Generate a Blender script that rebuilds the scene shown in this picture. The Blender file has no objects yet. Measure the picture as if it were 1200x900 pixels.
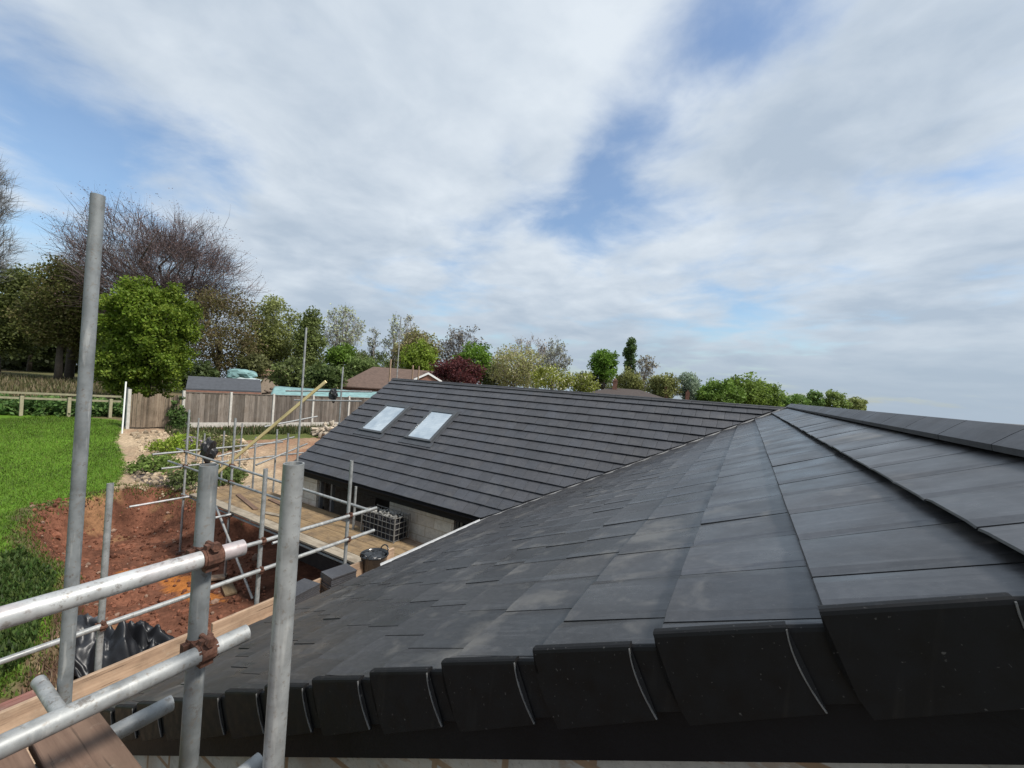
import bpy, bmesh, math, random
import numpy as np
from mathutils import Vector, Matrix, noise as mnoise

random.seed(7)
RNG = np.random.default_rng(11)
S = bpy.context.scene
COL = S.collection

# ------------------------------------------------------------------ camera
F_PX = 478.64


def cam_basis(pitch, yaw, roll):
    cp, sp, cy, sy = math.cos(pitch), math.sin(pitch), math.cos(yaw), math.sin(yaw)
    f = np.array([-sy * cp, cy * cp, sp]); r = np.array([cy, sy, 0.0]); u = np.cross(r, f)
    cr, sr = math.cos(roll), math.sin(roll)
    return cr * r + sr * u, -sr * r + cr * u, f


RR, UU, FF = cam_basis(-0.0018, 0.524, 0.069)
cd = bpy.data.cameras.new('camera'); cam = bpy.data.objects.new('camera', cd); COL.objects.link(cam)
cd.sensor_width = 36.0; cd.lens = 36.0 * F_PX / 1200.0; cd.clip_start = 0.05; cd.clip_end = 9000
M4 = Matrix(((RR[0], UU[0], -FF[0], 0), (RR[1], UU[1], -FF[1], 0), (RR[2], UU[2], -FF[2], 0), (0, 0, 0, 1)))
cam.matrix_world = M4
S.camera = cam


def ray(x, y):
    return (x - 600) / F_PX * RR - (y - 450) / F_PX * UU + FF


def at(x, y, d):
    return ray(x, y) * d


def hit(x, y, ax, val):
    d = ray(x, y)
    return d * (val / d[ax])


# ------------------------------------------------------------------ world and sun
SUN_EL, SUN_AZ = math.radians(52), math.radians(82)   # azimuth clockwise from +Y
EXPOSURE = 0.45
SKY_STRENGTH = 0.10
S.view_settings.view_transform = 'Standard'
S.view_settings.look = 'None'
S.view_settings.gamma = 1.0
S.view_settings.exposure = EXPOSURE
S.view_settings.use_curve_mapping = False
S.render.engine = 'CYCLES'
S.cycles.max_bounces = 6

sun_dir = Vector((math.sin(SUN_AZ) * math.cos(SUN_EL), math.cos(SUN_AZ) * math.cos(SUN_EL), math.sin(SUN_EL)))
sl = bpy.data.lights.new('sun', 'SUN'); sl.energy = 3.7; sl.angle = math.radians(9); sl.color = (1.0, 0.95, 0.87)
so = bpy.data.objects.new('sun', sl); COL.objects.link(so)
so.rotation_euler = sun_dir.to_track_quat('Z', 'Y').to_euler(); so.location = (0, 0, 60)

W = bpy.data.worlds.new('World'); S.world = W; W.use_nodes = True
wt = W.node_tree; wt.nodes.clear()


def wn(t, **kw):
    n = wt.nodes.new(t)
    for k, v in kw.items():
        setattr(n, k, v)
    return n


def wl(a, b):
    wt.links.new(a, b)


def wmath(op, a, b=None, c=None):
    n = wn('ShaderNodeMath', operation=op)
    for i, v in enumerate((a, b, c)):
        if v is None: continue
        if isinstance(v, (int, float)): n.inputs[i].default_value = v
        else: wl(v, n.inputs[i])
    return n.outputs[0]


sky = wn('ShaderNodeTexSky', sky_type='NISHITA', sun_disc=False, sun_elevation=SUN_EL, sun_rotation=SUN_AZ)
sky.air_density = 1.2; sky.dust_density = 1.0; sky.ozone_density = 1.6
geo = wn('ShaderNodeTexCoord')
dirv = geo.outputs['Generated']
sep = wn('ShaderNodeSeparateXYZ'); wl(dirv, sep.inputs[0])
zc = wmath('MAXIMUM', sep.outputs[2], 0.0)
den = wmath('ADD', zc, 0.16)
px_ = wmath('DIVIDE', sep.outputs[0], den); py_ = wmath('DIVIDE', sep.outputs[1], den)
cmb = wn('ShaderNodeCombineXYZ'); wl(px_, cmb.inputs[0]); wl(py_, cmb.inputs[1])


def wnoise(vec, scale, detail, rough, off=(0, 0, 0), dist=0.0):
    mp = wn('ShaderNodeMapping'); mp.inputs['Location'].default_value = off
    wl(vec, mp.inputs[0])
    n = wn('ShaderNodeTexNoise'); n.inputs['Scale'].default_value = scale; n.inputs['Detail'].default_value = detail
    n.inputs['Roughness'].default_value = rough; n.inputs['Distortion'].default_value = dist
    wl(mp.outputs[0], n.inputs['Vector'])
    return n.outputs['Fac']


n_big = wnoise(cmb.outputs[0], 0.75, 4, 0.5, (3.1, 1.7, 0), 0.15)
n_fine = wnoise(cmb.outputs[0], 2.5, 7, 0.55, (8.4, 2.2, 0.5), 0.25)
n_shade = wnoise(cmb.outputs[0], 1.25, 5, 0.5, (1.4, 9.2, 2.0), 0.35)
nd = wn('ShaderNodeVectorMath', operation='NORMALIZE'); wl(dirv, nd.inputs[0])
cover = wmath('ADD', wmath('MULTIPLY', n_big, 0.72), wmath('MULTIPLY', n_fine, 1.02))
# gaps and banks of the cloud sheet, as directions in the sky
for (sx, sy, amp, wid) in ((880, 8, -0.36, 0.11), (810, 50, -0.20, 0.09), (745, 105, -0.12, 0.08), (695, 248, -0.38, 0.13), (585, 185, -0.19, 0.06), (500, 275, -0.17, 0.12), (615, 250, -0.10, 0.1),
                           (60, 275, -0.26, 0.20), (170, 195, -0.17, 0.12), (285, 205, -0.10, 0.08), (1110, 215, -0.08, 0.13), (1180, 260, -0.06, 0.1), (890, 320, -0.13, 0.22), (800, 210, -0.11, 0.09), (560, 300, -0.12, 0.1), (1130, 130, -0.08, 0.2),
                           (600, 60, 0.12, 0.35), (420, 190, 0.13, 0.22), (1000, 120, 0.10, 0.25), (880, 250, 0.12, 0.14), (300, 100, 0.11, 0.4),
                           (650, 175, 0.14, 0.07), (640, 310, 0.12, 0.12), (1000, 290, 0.08, 0.2), (1100, 370, 0.14, 0.25), (350, 330, 0.08, 0.2)):
    d = ray(sx, sy); d = d / np.linalg.norm(d)
    dp = wn('ShaderNodeVectorMath', operation='DOT_PRODUCT'); wl(nd.outputs[0], dp.inputs[0]); dp.inputs[1].default_value = tuple(d)
    e = wmath('POWER', 2.718, wmath('MULTIPLY', wmath('SUBTRACT', dp.outputs['Value'], 1.0), 2.0 / wid ** 2))
    cover = wmath('ADD', cover, wmath('MULTIPLY', e, amp))
mr = wn('ShaderNodeMapRange', interpolation_type='SMOOTHSTEP'); wl(cover, mr.inputs[0])
mr.inputs[1].default_value = 0.50; mr.inputs[2].default_value = 0.93; mr.inputs[3].default_value = 0.10; mr.inputs[4].default_value = 0.98
cloud_fac = mr.outputs[0]
n_puff = wnoise(cmb.outputs[0], 3.4, 7, 0.56, (5.2, 0.7, 1.0), 0.25)
shade = wmath('ADD', wmath('MULTIPLY', n_shade, 0.62), wmath('ADD', wmath('MULTIPLY', n_puff, 0.42), wmath('MULTIPLY', wmath('SUBTRACT', 0.95, cover), 0.14)))
cr_ = wn('ShaderNodeValToRGB'); wl(shade, cr_.inputs[0])
CL = 1.0 / SKY_STRENGTH
el = cr_.color_ramp.elements
el[0].position = 0.38; el[0].color = (0.34 * CL, 0.405 * CL, 0.485 * CL, 1)
el[1].position = 0.68; el[1].color = (0.57 * CL, 0.62 * CL, 0.67 * CL, 1)
# low in the sky the sheet is seen through more air
lowmix = wn('ShaderNodeMixRGB'); lowf = wn('ShaderNodeMapRange', interpolation_type='SMOOTHSTEP'); wl(sep.outputs[2], lowf.inputs[0])
lowf.inputs[1].default_value = 0.0; lowf.inputs[2].default_value = 0.26; lowf.inputs[3].default_value = 0.92; lowf.inputs[4].default_value = 0.0
wl(lowf.outputs[0], lowmix.inputs[0]); wl(cr_.outputs[0], lowmix.inputs[1]); lowmix.inputs[2].default_value = (0.30 * CL, 0.365 * CL, 0.44 * CL, 1)
blue = wn('ShaderNodeMixRGB', blend_type='MULTIPLY'); blue.inputs[0].default_value = 1.0
wl(sky.outputs[0], blue.inputs[1]); blue.inputs[2].default_value = (0.92, 1.05, 1.16, 1)
mx = wn('ShaderNodeMixRGB'); wl(cloud_fac, mx.inputs[0]); wl(blue.outputs[0], mx.inputs[1]); wl(lowmix.outputs[0], mx.inputs[2])
bg = wn('ShaderNodeBackground'); bg.inputs[1].default_value = SKY_STRENGTH; wl(mx.outputs[0], bg.inputs[0])
wo = wn('ShaderNodeOutputWorld'); wl(bg.outputs[0], wo.inputs[0])

# ------------------------------------------------------------------ helpers
def tag(o, label=None, cat=None, group=None, kind=None):
    if label: o['label'] = label
    if cat: o['category'] = cat
    if group: o['group'] = group
    if kind: o['kind'] = kind
    return o


def empty(name, loc=(0, 0, 0), label=None, cat=None, group=None):
    o = bpy.data.objects.new(name, None); COL.objects.link(o); o.location = loc
    o.empty_display_size = 0.2
    return tag(o, label, cat, group)


class MB:
    """collects faces, then links them as one mesh object"""
    def __init__(self):
        self.v = []; self.f = []; self.c = []; self.n = 0

    def add(self, vs, fs, col=None):
        vs = np.asarray(vs, float)
        b = self.n
        self.v.append(vs); self.n += len(vs)
        self.f.extend([tuple(i + b for i in q) for q in fs])
        self.c.append(np.tile(np.array(col if col is not None else (1, 1, 1), float), (len(vs), 1)))
        return self

    def box(self, c, hx, hy, hz, col=None):
        """box from centre and three half-vectors (or half sizes)"""
        c = np.asarray(c, float)
        if np.isscalar(hx): hx, hy, hz = np.array([hx, 0, 0]), np.array([0, hy, 0]), np.array([0, 0, hz])
        hx, hy, hz = map(lambda a: np.asarray(a, float), (hx, hy, hz))
        vs = [c + a * hx + b * hy + d * hz for a in (-1, 1) for b in (-1, 1) for d in (-1, 1)]
        fs = [(0, 1, 3, 2), (4, 6, 7, 5), (0, 4, 5, 1), (2, 3, 7, 6), (0, 2, 6, 4), (1, 5, 7, 3)]
        return self.add(vs, fs, col)

    def tube(self, p0, p1, r0, r1=None, n=12, hollow=False, col=None):
        p0 = np.asarray(p0, float); p1 = np.asarray(p1, float); r1 = r0 if r1 is None else r1
        d = p1 - p0; L = np.linalg.norm(d); d = d / L
        a = np.cross(d, [0, 0, 1.0])
        if np.linalg.norm(a) < 1e-3: a = np.array([1.0, 0, 0])
        a = a / np.linalg.norm(a); b = np.cross(d, a)
        t = np.linspace(0, 2 * math.pi, n, endpoint=False)
        ring = np.cos(t)[:, None] * a + np.sin(t)[:, None] * b
        if not hollow:
            vs = np.vstack([p0 + ring * r0, p1 + ring * r1])
            fs = [(i, (i + 1) % n, n + (i + 1) % n, n + i) for i in range(n)]
            fs += [tuple(range(n - 1, -1, -1)), tuple(range(n, 2 * n))]
        else:
            q = 0.84; dep = min(0.12, L * 0.3)
            vs = np.vstack([p0 + d * dep + ring * r0 * q, p0 + ring * r0 * q, p0 + ring * r0, p1 + ring * r1, p1 + ring * r1 * q, p1 - d * dep + ring * r1 * q])
            fs = []
            for k in range(5):
                fs += [(k * n + i, k * n + (i + 1) % n, (k + 1) * n + (i + 1) % n, (k + 1) * n + i) for i in range(n)]
            fs += [tuple(range(n - 1, -1, -1)), tuple(range(5 * n, 6 * n))]
        return self.add(vs, fs, col)

    def path(self, pts, radii, n=6, col=None):
        pts = [np.asarray(p, float) for p in pts]
        vs = []; m = len(pts)
        for i, p in enumerate(pts):
            d = pts[min(i + 1, m - 1)] - pts[max(i - 1, 0)]; d = d / (np.linalg.norm(d) + 1e-9)
            a = np.cross(d, [0.13, 0.2, 1.0]); a = a / (np.linalg.norm(a) + 1e-9); b = np.cross(d, a)
            t = np.linspace(0, 2 * math.pi, n, endpoint=False)
            vs.append(p + (np.cos(t)[:, None] * a + np.sin(t)[:, None] * b) * radii[i])
        fs = [(k * n + i, k * n + (i + 1) % n, (k + 1) * n + (i + 1) % n, (k + 1) * n + i) for k in range(m - 1) for i in range(n)]
        fs += [tuple(range(n - 1, -1, -1)), tuple(range((m - 1) * n, m * n))]
        return self.add(np.vstack(vs), fs, col)

    def build(self, name, mat, parent=None, smooth=False, loc=None, rot=None, bevel=0, autosm=None):
        me = bpy.data.meshes.new(name)
        V = np.vstack(self.v)
        me.from_pydata(V.tolist(), [], self.f)
        ca = me.color_attributes.new('tint', 'FLOAT_COLOR', 'POINT')
        C = np.ones((len(V), 4), np.float32); C[:, :3] = np.vstack(self.c)
        ca.data.foreach_set('color', C.ravel())
        me.materials.append(mat)
        if smooth: me.polygons.foreach_set('use_smooth', [True] * len(me.polygons))
        me.update()
        o = bpy.data.objects.new(name, me); COL.objects.link(o)
        if parent: o.parent = parent
        if loc is not None: o.location = loc
        if rot is not None: o.rotation_euler = rot
        if autosm:
            try: me.set_sharp_from_angle(angle=autosm)
            except Exception: pass
        if bevel:
            b = o.modifiers.new('bevel', 'BEVEL'); b.width = bevel; b.segments = 2; b.limit_method = 'ANGLE'
        return o


class Mat:
    def __init__(self, name, rough=0.7, spec=0.5, metal=0.0):
        self.m = bpy.data.materials.new(name); self.m.use_nodes = True
        self.t = self.m.node_tree
        self.b = self.t.nodes['Principled BSDF']
        self.b.inputs['Roughness'].default_value = rough
        self.b.inputs['Specular IOR Level'].default_value = spec
        self.b.inputs['Metallic'].default_value = metal

    def n(self, t, **kw):
        nd = self.t.nodes.new(t)
        for k, v in kw.items(): setattr(nd, k, v)
        return nd

    def l(self, a, b): self.t.links.new(a, b)

    def coord(self, kind='Object', scale=(1, 1, 1), rot=(0, 0, 0)):
        mp = self.n('ShaderNodeMapping'); mp.inputs['Scale'].default_value = scale; mp.inputs['Rotation'].default_value = rot
        if kind == 'World': self.l(self.n('ShaderNodeNewGeometry').outputs['Position'], mp.inputs[0])
        else: self.l(self.n('ShaderNodeTexCoord').outputs[kind], mp.inputs[0])
        return mp.outputs[0]

    def noise(self, vec, scale, detail=4, rough=0.55, dist=0.0):
        nn = self.n('ShaderNodeTexNoise')
        nn.inputs['Scale'].default_value = scale; nn.inputs['Detail'].default_value = detail
        nn.inputs['Roughness'].default_value = rough; nn.inputs['Distortion'].default_value = dist
        self.l(vec, nn.inputs['Vector'])
        return nn.outputs['Fac']

    def ramp(self, fac, stops):
        r = self.n('ShaderNodeValToRGB'); self.l(fac, r.inputs[0])
        e = r.color_ramp.elements
        while len(e) < len(stops): e.new(0.5)
        for i, (p, c) in enumerate(stops):
            e[i].position = p; e[i].color = (*c, 1) if not np.isscalar(c) else (c, c, c, 1)
        return r.outputs[0]

    def mix(self, fac, a, b, mode='MIX'):
        m = self.n('ShaderNodeMixRGB', blend_type=mode)
        for i, v in enumerate((fac, a, b)):
            if isinstance(v, (int, float)): m.inputs[i].default_value = v
            elif isinstance(v, tuple): m.inputs[i].default_value = (*v, 1)
            else: self.l(v, m.inputs[i])
        return m.outputs[0]

    def tint(self):
        a = self.n('ShaderNodeAttribute'); a.attribute_name = 'tint'
        return a.outputs['Color']

    def color(self, sock): self.l(sock, self.b.inputs['Base Color']); return self
    def rough(self, sock): self.l(sock, self.b.inputs['Roughness']); return self

    def bump(self, h, strength=0.3, dist=0.01):
        b = self.n('ShaderNodeBump'); b.inputs['Strength'].default_value = strength; b.inputs['Distance'].default_value = dist
        self.l(h, b.inputs['Height']); self.l(b.outputs[0], self.b.inputs['Normal']); return self


def simple(name, col, rough=0.7, var=0.25, scale=6, spec=0.5, metal=0.0, bump=0.15, kind='World', bdist=0.01):
    m = Mat(name, rough, spec, metal)
    v = m.coord(kind)
    n = m.noise(v, scale, 5)
    c = tuple(col)
    m.color(m.ramp(n, [(0.25, tuple(x * (1 - var) for x in c)), (0.75, tuple(min(1, x * (1 + var)) for x in c))]))
    if bump: m.bump(m.noise(v, scale * 6, 3), bump, bdist)
    return m.m


# ------------------------------------------------------------------ materials
def mk_tile(name, base, rlo, rhi, dust):
    m = Mat(name, 0.5, 0.65)
    v = m.coord('World')
    n1 = m.noise(v, 2.2, 5, 0.6); n2 = m.noise(v, 38, 3, 0.6); n3 = m.noise(v, 5.5, 4, 0.6, 0.4)
    c = m.mix(1.0, m.tint(), m.ramp(n1, [(0.3, tuple(b * 0.82 for b in base)), (0.7, tuple(b * 1.18 for b in base))]), 'MULTIPLY')
    sp = m.ramp(n2, [(0.45, 0.85), (0.62, 1.12)])
    c = m.mix(1.0, c, sp, 'MULTIPLY')
    df = m.ramp(m.mix(0.5, n3, m.noise(v, 1.6, 2), 'MIX'), [(0.545, 0.0), (0.66, dust)])
    c = m.mix(df, c, (0.155, 0.145, 0.13))
    c = m.mix(m.ramp(m.noise(v, 75, 4, 0.7), [(0.62, 0.0), (0.70, 0.35)]), c, (0.13, 0.125, 0.12))
    c = m.mix(m.ramp(m.noise(m.coord('World', (3.2, 26, 3.2)), 1.0, 4, 0.65), [(0.57, 0.0), (0.72, 0.30)]), c, (0.11, 0.11, 0.115))
    m.color(c)
    m.rough(m.ramp(m.noise(v, 3.3, 4), [(0.3, rlo), (0.7, rhi)]))
    m.bump(n2, 0.12, 0.004)
    return m.m


M_TILE = mk_tile('tile_near', (0.0275, 0.027, 0.0285), 0.23, 0.46, 0.55)
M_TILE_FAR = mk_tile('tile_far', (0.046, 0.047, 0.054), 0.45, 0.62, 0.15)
M_RIDGE = mk_tile('ridge_tile', (0.038, 0.038, 0.042), 0.45, 0.6, 0.15)


def mk_plastic():
    m = Mat('black_plastic', 0.5, 0.22)
    v = m.coord('World')
    n = m.noise(v, 18, 4); dots = m.noise(v, 95, 2, 0.5)
    c = m.ramp(n, [(0.3, (0.0055, 0.0055, 0.006)), (0.75, (0.010, 0.010, 0.011))])
    c = m.mix(m.ramp(dots, [(0.68, 0.0), (0.75, 0.7)]), c, (0.10, 0.095, 0.09))
    st = m.noise(m.coord('World', (30, 30, 2.5)), 1.0, 3)
    c = m.mix(m.ramp(st, [(0.58, 0.0), (0.8, 0.25)]), c, (0.05, 0.045, 0.04))
    m.color(c); m.rough(m.ramp(n, [(0.3, 0.5), (0.7, 0.7)]))
    m.bump(m.noise(v, 150, 2), 0.08, 0.002)
    return m.m


M_CAP = mk_plastic()
M_CAPLIP = simple('cap_lip', (0.13, 0.13, 0.13), 0.4, 0.4, 30)
M_BLACK = simple('black_board', (0.006, 0.006, 0.0075), 0.6, 0.3, 8, spec=0.2)


def mk_galv(name, base=(0.30, 0.31, 0.31), paint=None, rough=0.5):
    m = Mat(name, rough, 0.5, 0.25)
    v = m.coord('World'); n1 = m.noise(v, 9, 5, 0.65); n2 = m.noise(v, 60, 3, 0.6)
    c = m.ramp(n1, [(0.3, tuple(b * 0.62 for b in base)), (0.55, base), (0.8, tuple(min(1, b * 1.25) for b in base))])
    c = m.mix(m.ramp(n2, [(0.57, 0.0), (0.68, 0.6)]), c, (0.17, 0.145, 0.12))
    c = m.mix(m.ramp(m.noise(v, 13, 5, 0.75), [(0.60, 0.0), (0.66, 0.7)]), c, (0.105, 0.085, 0.07))
    c = m.mix(m.ramp(m.noise(m.coord('World', (26, 26, 3)), 1.0, 4, 0.6), [(0.58, 0.0), (0.68, 0.4)]), c, (0.52, 0.52, 0.50))
    if paint is not None:
        c = m.mix(m.ramp(m.noise(v, 3.1, 3, 0.6), [(0.52, 0.0), (0.64, 0.42)]), c, paint)
    m.color(c); m.rough(m.ramp(n1, [(0.3, rough - 0.1), (0.7, rough + 0.15)]))
    m.bump(n2, 0.15, 0.003)
    return m.m


M_GALV = mk_galv('galvanised_tube')
M_GALV_D = mk_galv('dull_galvanised_tube', (0.21, 0.225, 0.23), None, 0.6)
M_GALV_P = mk_galv('painted_galvanised_tube', (0.42, 0.43, 0.43), (0.40, 0.26, 0.26), 0.42)
M_RUST = Mat('rust', 0.85, 0.3, 0.0)
_v = M_RUST.coord('World'); _n = M_RUST.noise(_v, 40, 5, 0.7)
M_RUST.color(M_RUST.ramp(_n, [(0.3, (0.035, 0.020, 0.015)), (0.55, (0.105, 0.048, 0.032)), (0.75, (0.20, 0.12, 0.09))])); M_RUST.bump(_n, 0.6, 0.006)
M_RUST = M_RUST.m


def mk_wood(name, c0, c1, c2, dirt=0.3, rough=0.85, mapsc=(0.9, 14, 14)):
    m = Mat(name, rough, 0.25)
    v = m.coord('Object', mapsc); n = m.noise(v, 1.6, 6, 0.7, 0.35)
    c = m.ramp(n, [(0.25, c0), (0.5, c1), (0.78, c2)])
    vo = m.coord('World'); d = m.noise(vo, 2.4, 5, 0.65)
    c = m.mix(m.ramp(d, [(0.46, 0.0), (0.66, dirt)]), c, (0.10, 0.075, 0.055))
    ck = m.noise(m.coord('Object', tuple(x * 2.6 if x > 5 else x * 1.4 for x in mapsc)), 2.0, 3, 0.5)
    c = m.mix(m.ramp(ck, [(0.30, 0.75), (0.37, 0.0)]), c, (0.045, 0.032, 0.024))
    sc = m.noise(vo, 16, 4, 0.7)
    c = m.mix(m.ramp(sc, [(0.60, 0.0), (0.72, 0.35)]), c, (0.38, 0.33, 0.27))
    c = m.mix(1.0, c, m.tint(), 'MULTIPLY')
    oi = m.n('ShaderNodeObjectInfo')
    c = m.mix(1.0, c, m.ramp(oi.outputs['Random'], [(0.0, (0.82, 0.80, 0.78)), (1.0, (1.12, 1.1, 1.06))]), 'MULTIPLY')
    m.color(c); m.bump(n, 0.3, 0.006)
    return m.m


M_BOARD = mk_wood('scaffold_board_wood', (0.23, 0.155, 0.11), (0.37, 0.265, 0.19), (0.48, 0.365, 0.27), 0.45)
M_BOARD_FAR = mk_wood('sandy_board_wood', (0.14, 0.095, 0.055), (0.245, 0.172, 0.098), (0.33, 0.25, 0.155), 0.75)
M_BOARD_GREY = mk_wood('grey_board_wood', (0.19, 0.16, 0.125), (0.29, 0.255, 0.205), (0.38, 0.34, 0.28), 0.5)
M_BOARD_BROWN = mk_wood('brown_board_wood', (0.10, 0.062, 0.045), (0.17, 0.11, 0.082), (0.23, 0.155, 0.115), 0.4)
M_TIMBER = mk_wood('fresh_timber', (0.70, 0.55, 0.25), (0.80, 0.66, 0.34), (0.84, 0.72, 0.43), 0.05)
M_REDBOARD = mk_wood('red_painted_board', (0.16, 0.06, 0.05), (0.25, 0.12, 0.10), (0.33, 0.2, 0.17), 0.6)
M_FENCE = mk_wood('fence_wood', (0.095, 0.080, 0.070), (0.165, 0.143, 0.126), (0.235, 0.21, 0.188), 0.35, mapsc=(9, 9, 0.7))
M_FENCE_W = mk_wood('warm_fence_wood', (0.14, 0.105, 0.078), (0.22, 0.172, 0.13), (0.29, 0.24, 0.19), 0.45, mapsc=(9, 9, 0.7))
M_POST = simple('concrete', (0.48, 0.46, 0.42), 0.9, 0.2, 9)
M_RAILWOOD = simple('weathered_rail_wood', (0.30, 0.27, 0.18), 0.9, 0.25, 8)


def mk_block(name, c1, c2, mortar, sx=0.52, sz=0.25):
    m = Mat(name, 0.9, 0.2)
    g = m.n('ShaderNodeNewGeometry'); sp = m.n('ShaderNodeSeparateXYZ'); m.l(g.outputs['Position'], sp.inputs[0])
    ad = m.n('ShaderNodeMath', operation='ADD'); m.l(sp.outputs[0], ad.inputs[0]); m.l(sp.outputs[1], ad.inputs[1])
    cb = m.n('ShaderNodeCombineXYZ'); m.l(ad.outputs[0], cb.inputs[0]); m.l(sp.outputs[2], cb.inputs[1])
    br = m.n('ShaderNodeTexBrick'); m.l(cb.outputs[0], br.inputs['Vector'])
    br.inputs['Scale'].default_value = 1.0; br.inputs['Brick Width'].default_value = sx; br.inputs['Row Height'].default_value = sz
    br.inputs['Mortar Size'].default_value = 0.013; br.inputs['Color1'].default_value = (*c1, 1); br.inputs['Color2'].default_value = (*c2, 1)
    br.inputs['Mortar'].default_value = (*mortar, 1); br.inputs['Mortar Smooth'].default_value = 0.3
    v = m.coord('World'); n = m.noise(v, 14, 5, 0.7)
    c = m.mix(1.0, br.outputs['Color'], m.ramp(n, [(0.3, 0.78), (0.7, 1.15)]), 'MULTIPLY')
    c = m.mix(m.ramp(m.noise(v, 3.5, 4, 0.7), [(0.52, 0.0), (0.66, 0.5)]), c, mortar)
    c = m.mix(m.ramp(m.noise(v, 55, 4, 0.75), [(0.55, 0.0), (0.68, 0.45)]), c, tuple(x * 0.45 for x in c1))
    c = m.mix(m.ramp(m.noise(m.coord('World', (2.5, 2.5, 9)), 1.6, 5, 0.75), [(0.56, 0.0), (0.62, 0.55)]), c, mortar)
    m.color(c); m.bump(m.mix(0.5, br.outputs['Fac'], m.noise(v, 30, 5, 0.75)), -0.8, 0.02)
    return m.m


M_BLOCK = mk_block('blockwork', (0.52, 0.47, 0.40), (0.60, 0.56, 0.49), (0.42, 0.36, 0.28))
M_BLOCK_G = mk_block('gable_blockwork', (0.34, 0.325, 0.30), (0.40, 0.385, 0.355), (0.25, 0.17, 0.11))
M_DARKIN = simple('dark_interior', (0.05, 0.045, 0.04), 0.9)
M_GUTTER = simple('pale_gutter_plastic', (0.42, 0.43, 0.44), 0.45, 0.12, 10)
M_VALLEY = simple('valley_edge', (0.30, 0.30, 0.30), 0.7, 0.3, 12)
M_FRAME = simple('window_frame_grey', (0.055, 0.06, 0.066), 0.35, 0.15, 10, bump=0)
M_LEAD = simple('lead_flashing', (0.052, 0.056, 0.064), 0.6, 0.25, 12)


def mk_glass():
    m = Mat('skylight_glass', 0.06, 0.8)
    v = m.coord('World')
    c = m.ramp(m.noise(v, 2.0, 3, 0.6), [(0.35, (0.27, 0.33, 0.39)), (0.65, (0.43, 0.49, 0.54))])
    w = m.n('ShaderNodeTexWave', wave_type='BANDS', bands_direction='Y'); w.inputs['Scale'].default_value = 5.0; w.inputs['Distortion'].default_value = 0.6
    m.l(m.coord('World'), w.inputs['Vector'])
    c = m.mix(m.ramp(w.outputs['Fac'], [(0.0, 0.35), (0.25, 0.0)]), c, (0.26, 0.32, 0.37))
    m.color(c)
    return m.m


M_GLASS = mk_glass()
M_WINGLASS = simple('window_glass', (0.03, 0.035, 0.04), 0.06, 0.2, 3, spec=0.8, bump=0)
M_WHITE = simple('white_paint', (0.78, 0.78, 0.76), 0.5, 0.05, 8)
M_PLASTICSHEET = Mat('polythene_sheet', 0.42, 0.5)
_m = M_PLASTICSHEET; _m.color(_m.mix(1.0, _m.tint(), _m.ramp(_m.noise(_m.coord('World'), 5, 3), [(0.3, 0.7), (0.7, 1.2)]), 'MULTIPLY')); M_PLASTICSHEET = _m.m
M_BUCKET = simple('glossy_black_rubber', (0.012, 0.013, 0.015), 0.18, 0.2, 12, spec=0.7)
M_BAG = simple('black_bag', (0.012, 0.012, 0.014), 0.45, 0.3, 14)
M_WIRE = simple('wire_mesh', (0.20, 0.195, 0.185), 0.5, 0.2, 20, metal=0.3)
M_RUBBLE = Mat('rubble', 0.9, 0.2); M_RUBBLE.color(M_RUBBLE.mix(1.0, M_RUBBLE.tint(), M_RUBBLE.ramp(M_RUBBLE.noise(M_RUBBLE.coord('World'), 20, 4), [(0.3, 0.7), (0.7, 1.25)]), 'MULTIPLY')); M_RUBBLE = M_RUBBLE.m
M_TEAL = simple('teal_tarpaulin', (0.17, 0.29, 0.29), 0.55, 0.35, 2.2)
M_FELT = simple('dark_roof_felt', (0.055, 0.06, 0.07), 0.85, 0.2, 5)
M_SHEDWALL = simple('shed_boarding', (0.30, 0.24, 0.19), 0.9, 0.2, 7)
M_ROOFBROWN = simple('brown_roof_tiles', (0.105, 0.070, 0.055), 0.9, 0.25, 4)
M_BRICK = simple('red_brick', (0.24, 0.12, 0.085), 0.9, 0.25, 6)
M_BARK = simple('bark', (0.085, 0.07, 0.055), 0.95, 0.35, 5)
M_BARK_P = simple('pale_bark', (0.20, 0.185, 0.165), 0.95, 0.35, 5)


def mk_leaf(name, trans=0.35):
    m = bpy.data.materials.new(name); m.use_nodes = True; t = m.node_tree
    b = t.nodes['Principled BSDF']; o = t.nodes['Material Output']
    a = t.nodes.new('ShaderNodeAttribute'); a.attribute_name = 'tint'
    t.links.new(a.outputs['Color'], b.inputs['Base Color']); b.inputs['Roughness'].default_value = 0.6; b.inputs['Specular IOR Level'].default_value = 0.3
    tr = t.nodes.new('ShaderNodeBsdfTranslucent'); t.links.new(a.outputs['Color'], tr.inputs['Color'])
    mx = t.nodes.new('ShaderNodeMixShader'); mx.inputs[0].default_value = trans
    t.links.new(b.outputs[0], mx.inputs[1]); t.links.new(tr.outputs[0], mx.inputs[2]); t.links.new(mx.outputs[0], o.inputs['Surface'])
    return m


M_LEAF = mk_leaf('leaf', 0.42)
M_TWIG = mk_leaf('twig_and_bud', 0.1)

# ------------------------------------------------------------------ terrain
GZ_PIT = -5.6


def pts_in_poly(X, Y, poly):
    inside = np.zeros(X.shape, bool)
    n = len(poly)
    for i in range(n):
        x0, y0 = poly[i]; x1, y1 = poly[(i + 1) % n]
        if y0 == y1: continue
        c = ((y0 > Y) != (y1 > Y)) & (X < (x1 - x0) * (Y - y0) / (y1 - y0) + x0)
        inside ^= c
    return inside


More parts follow.
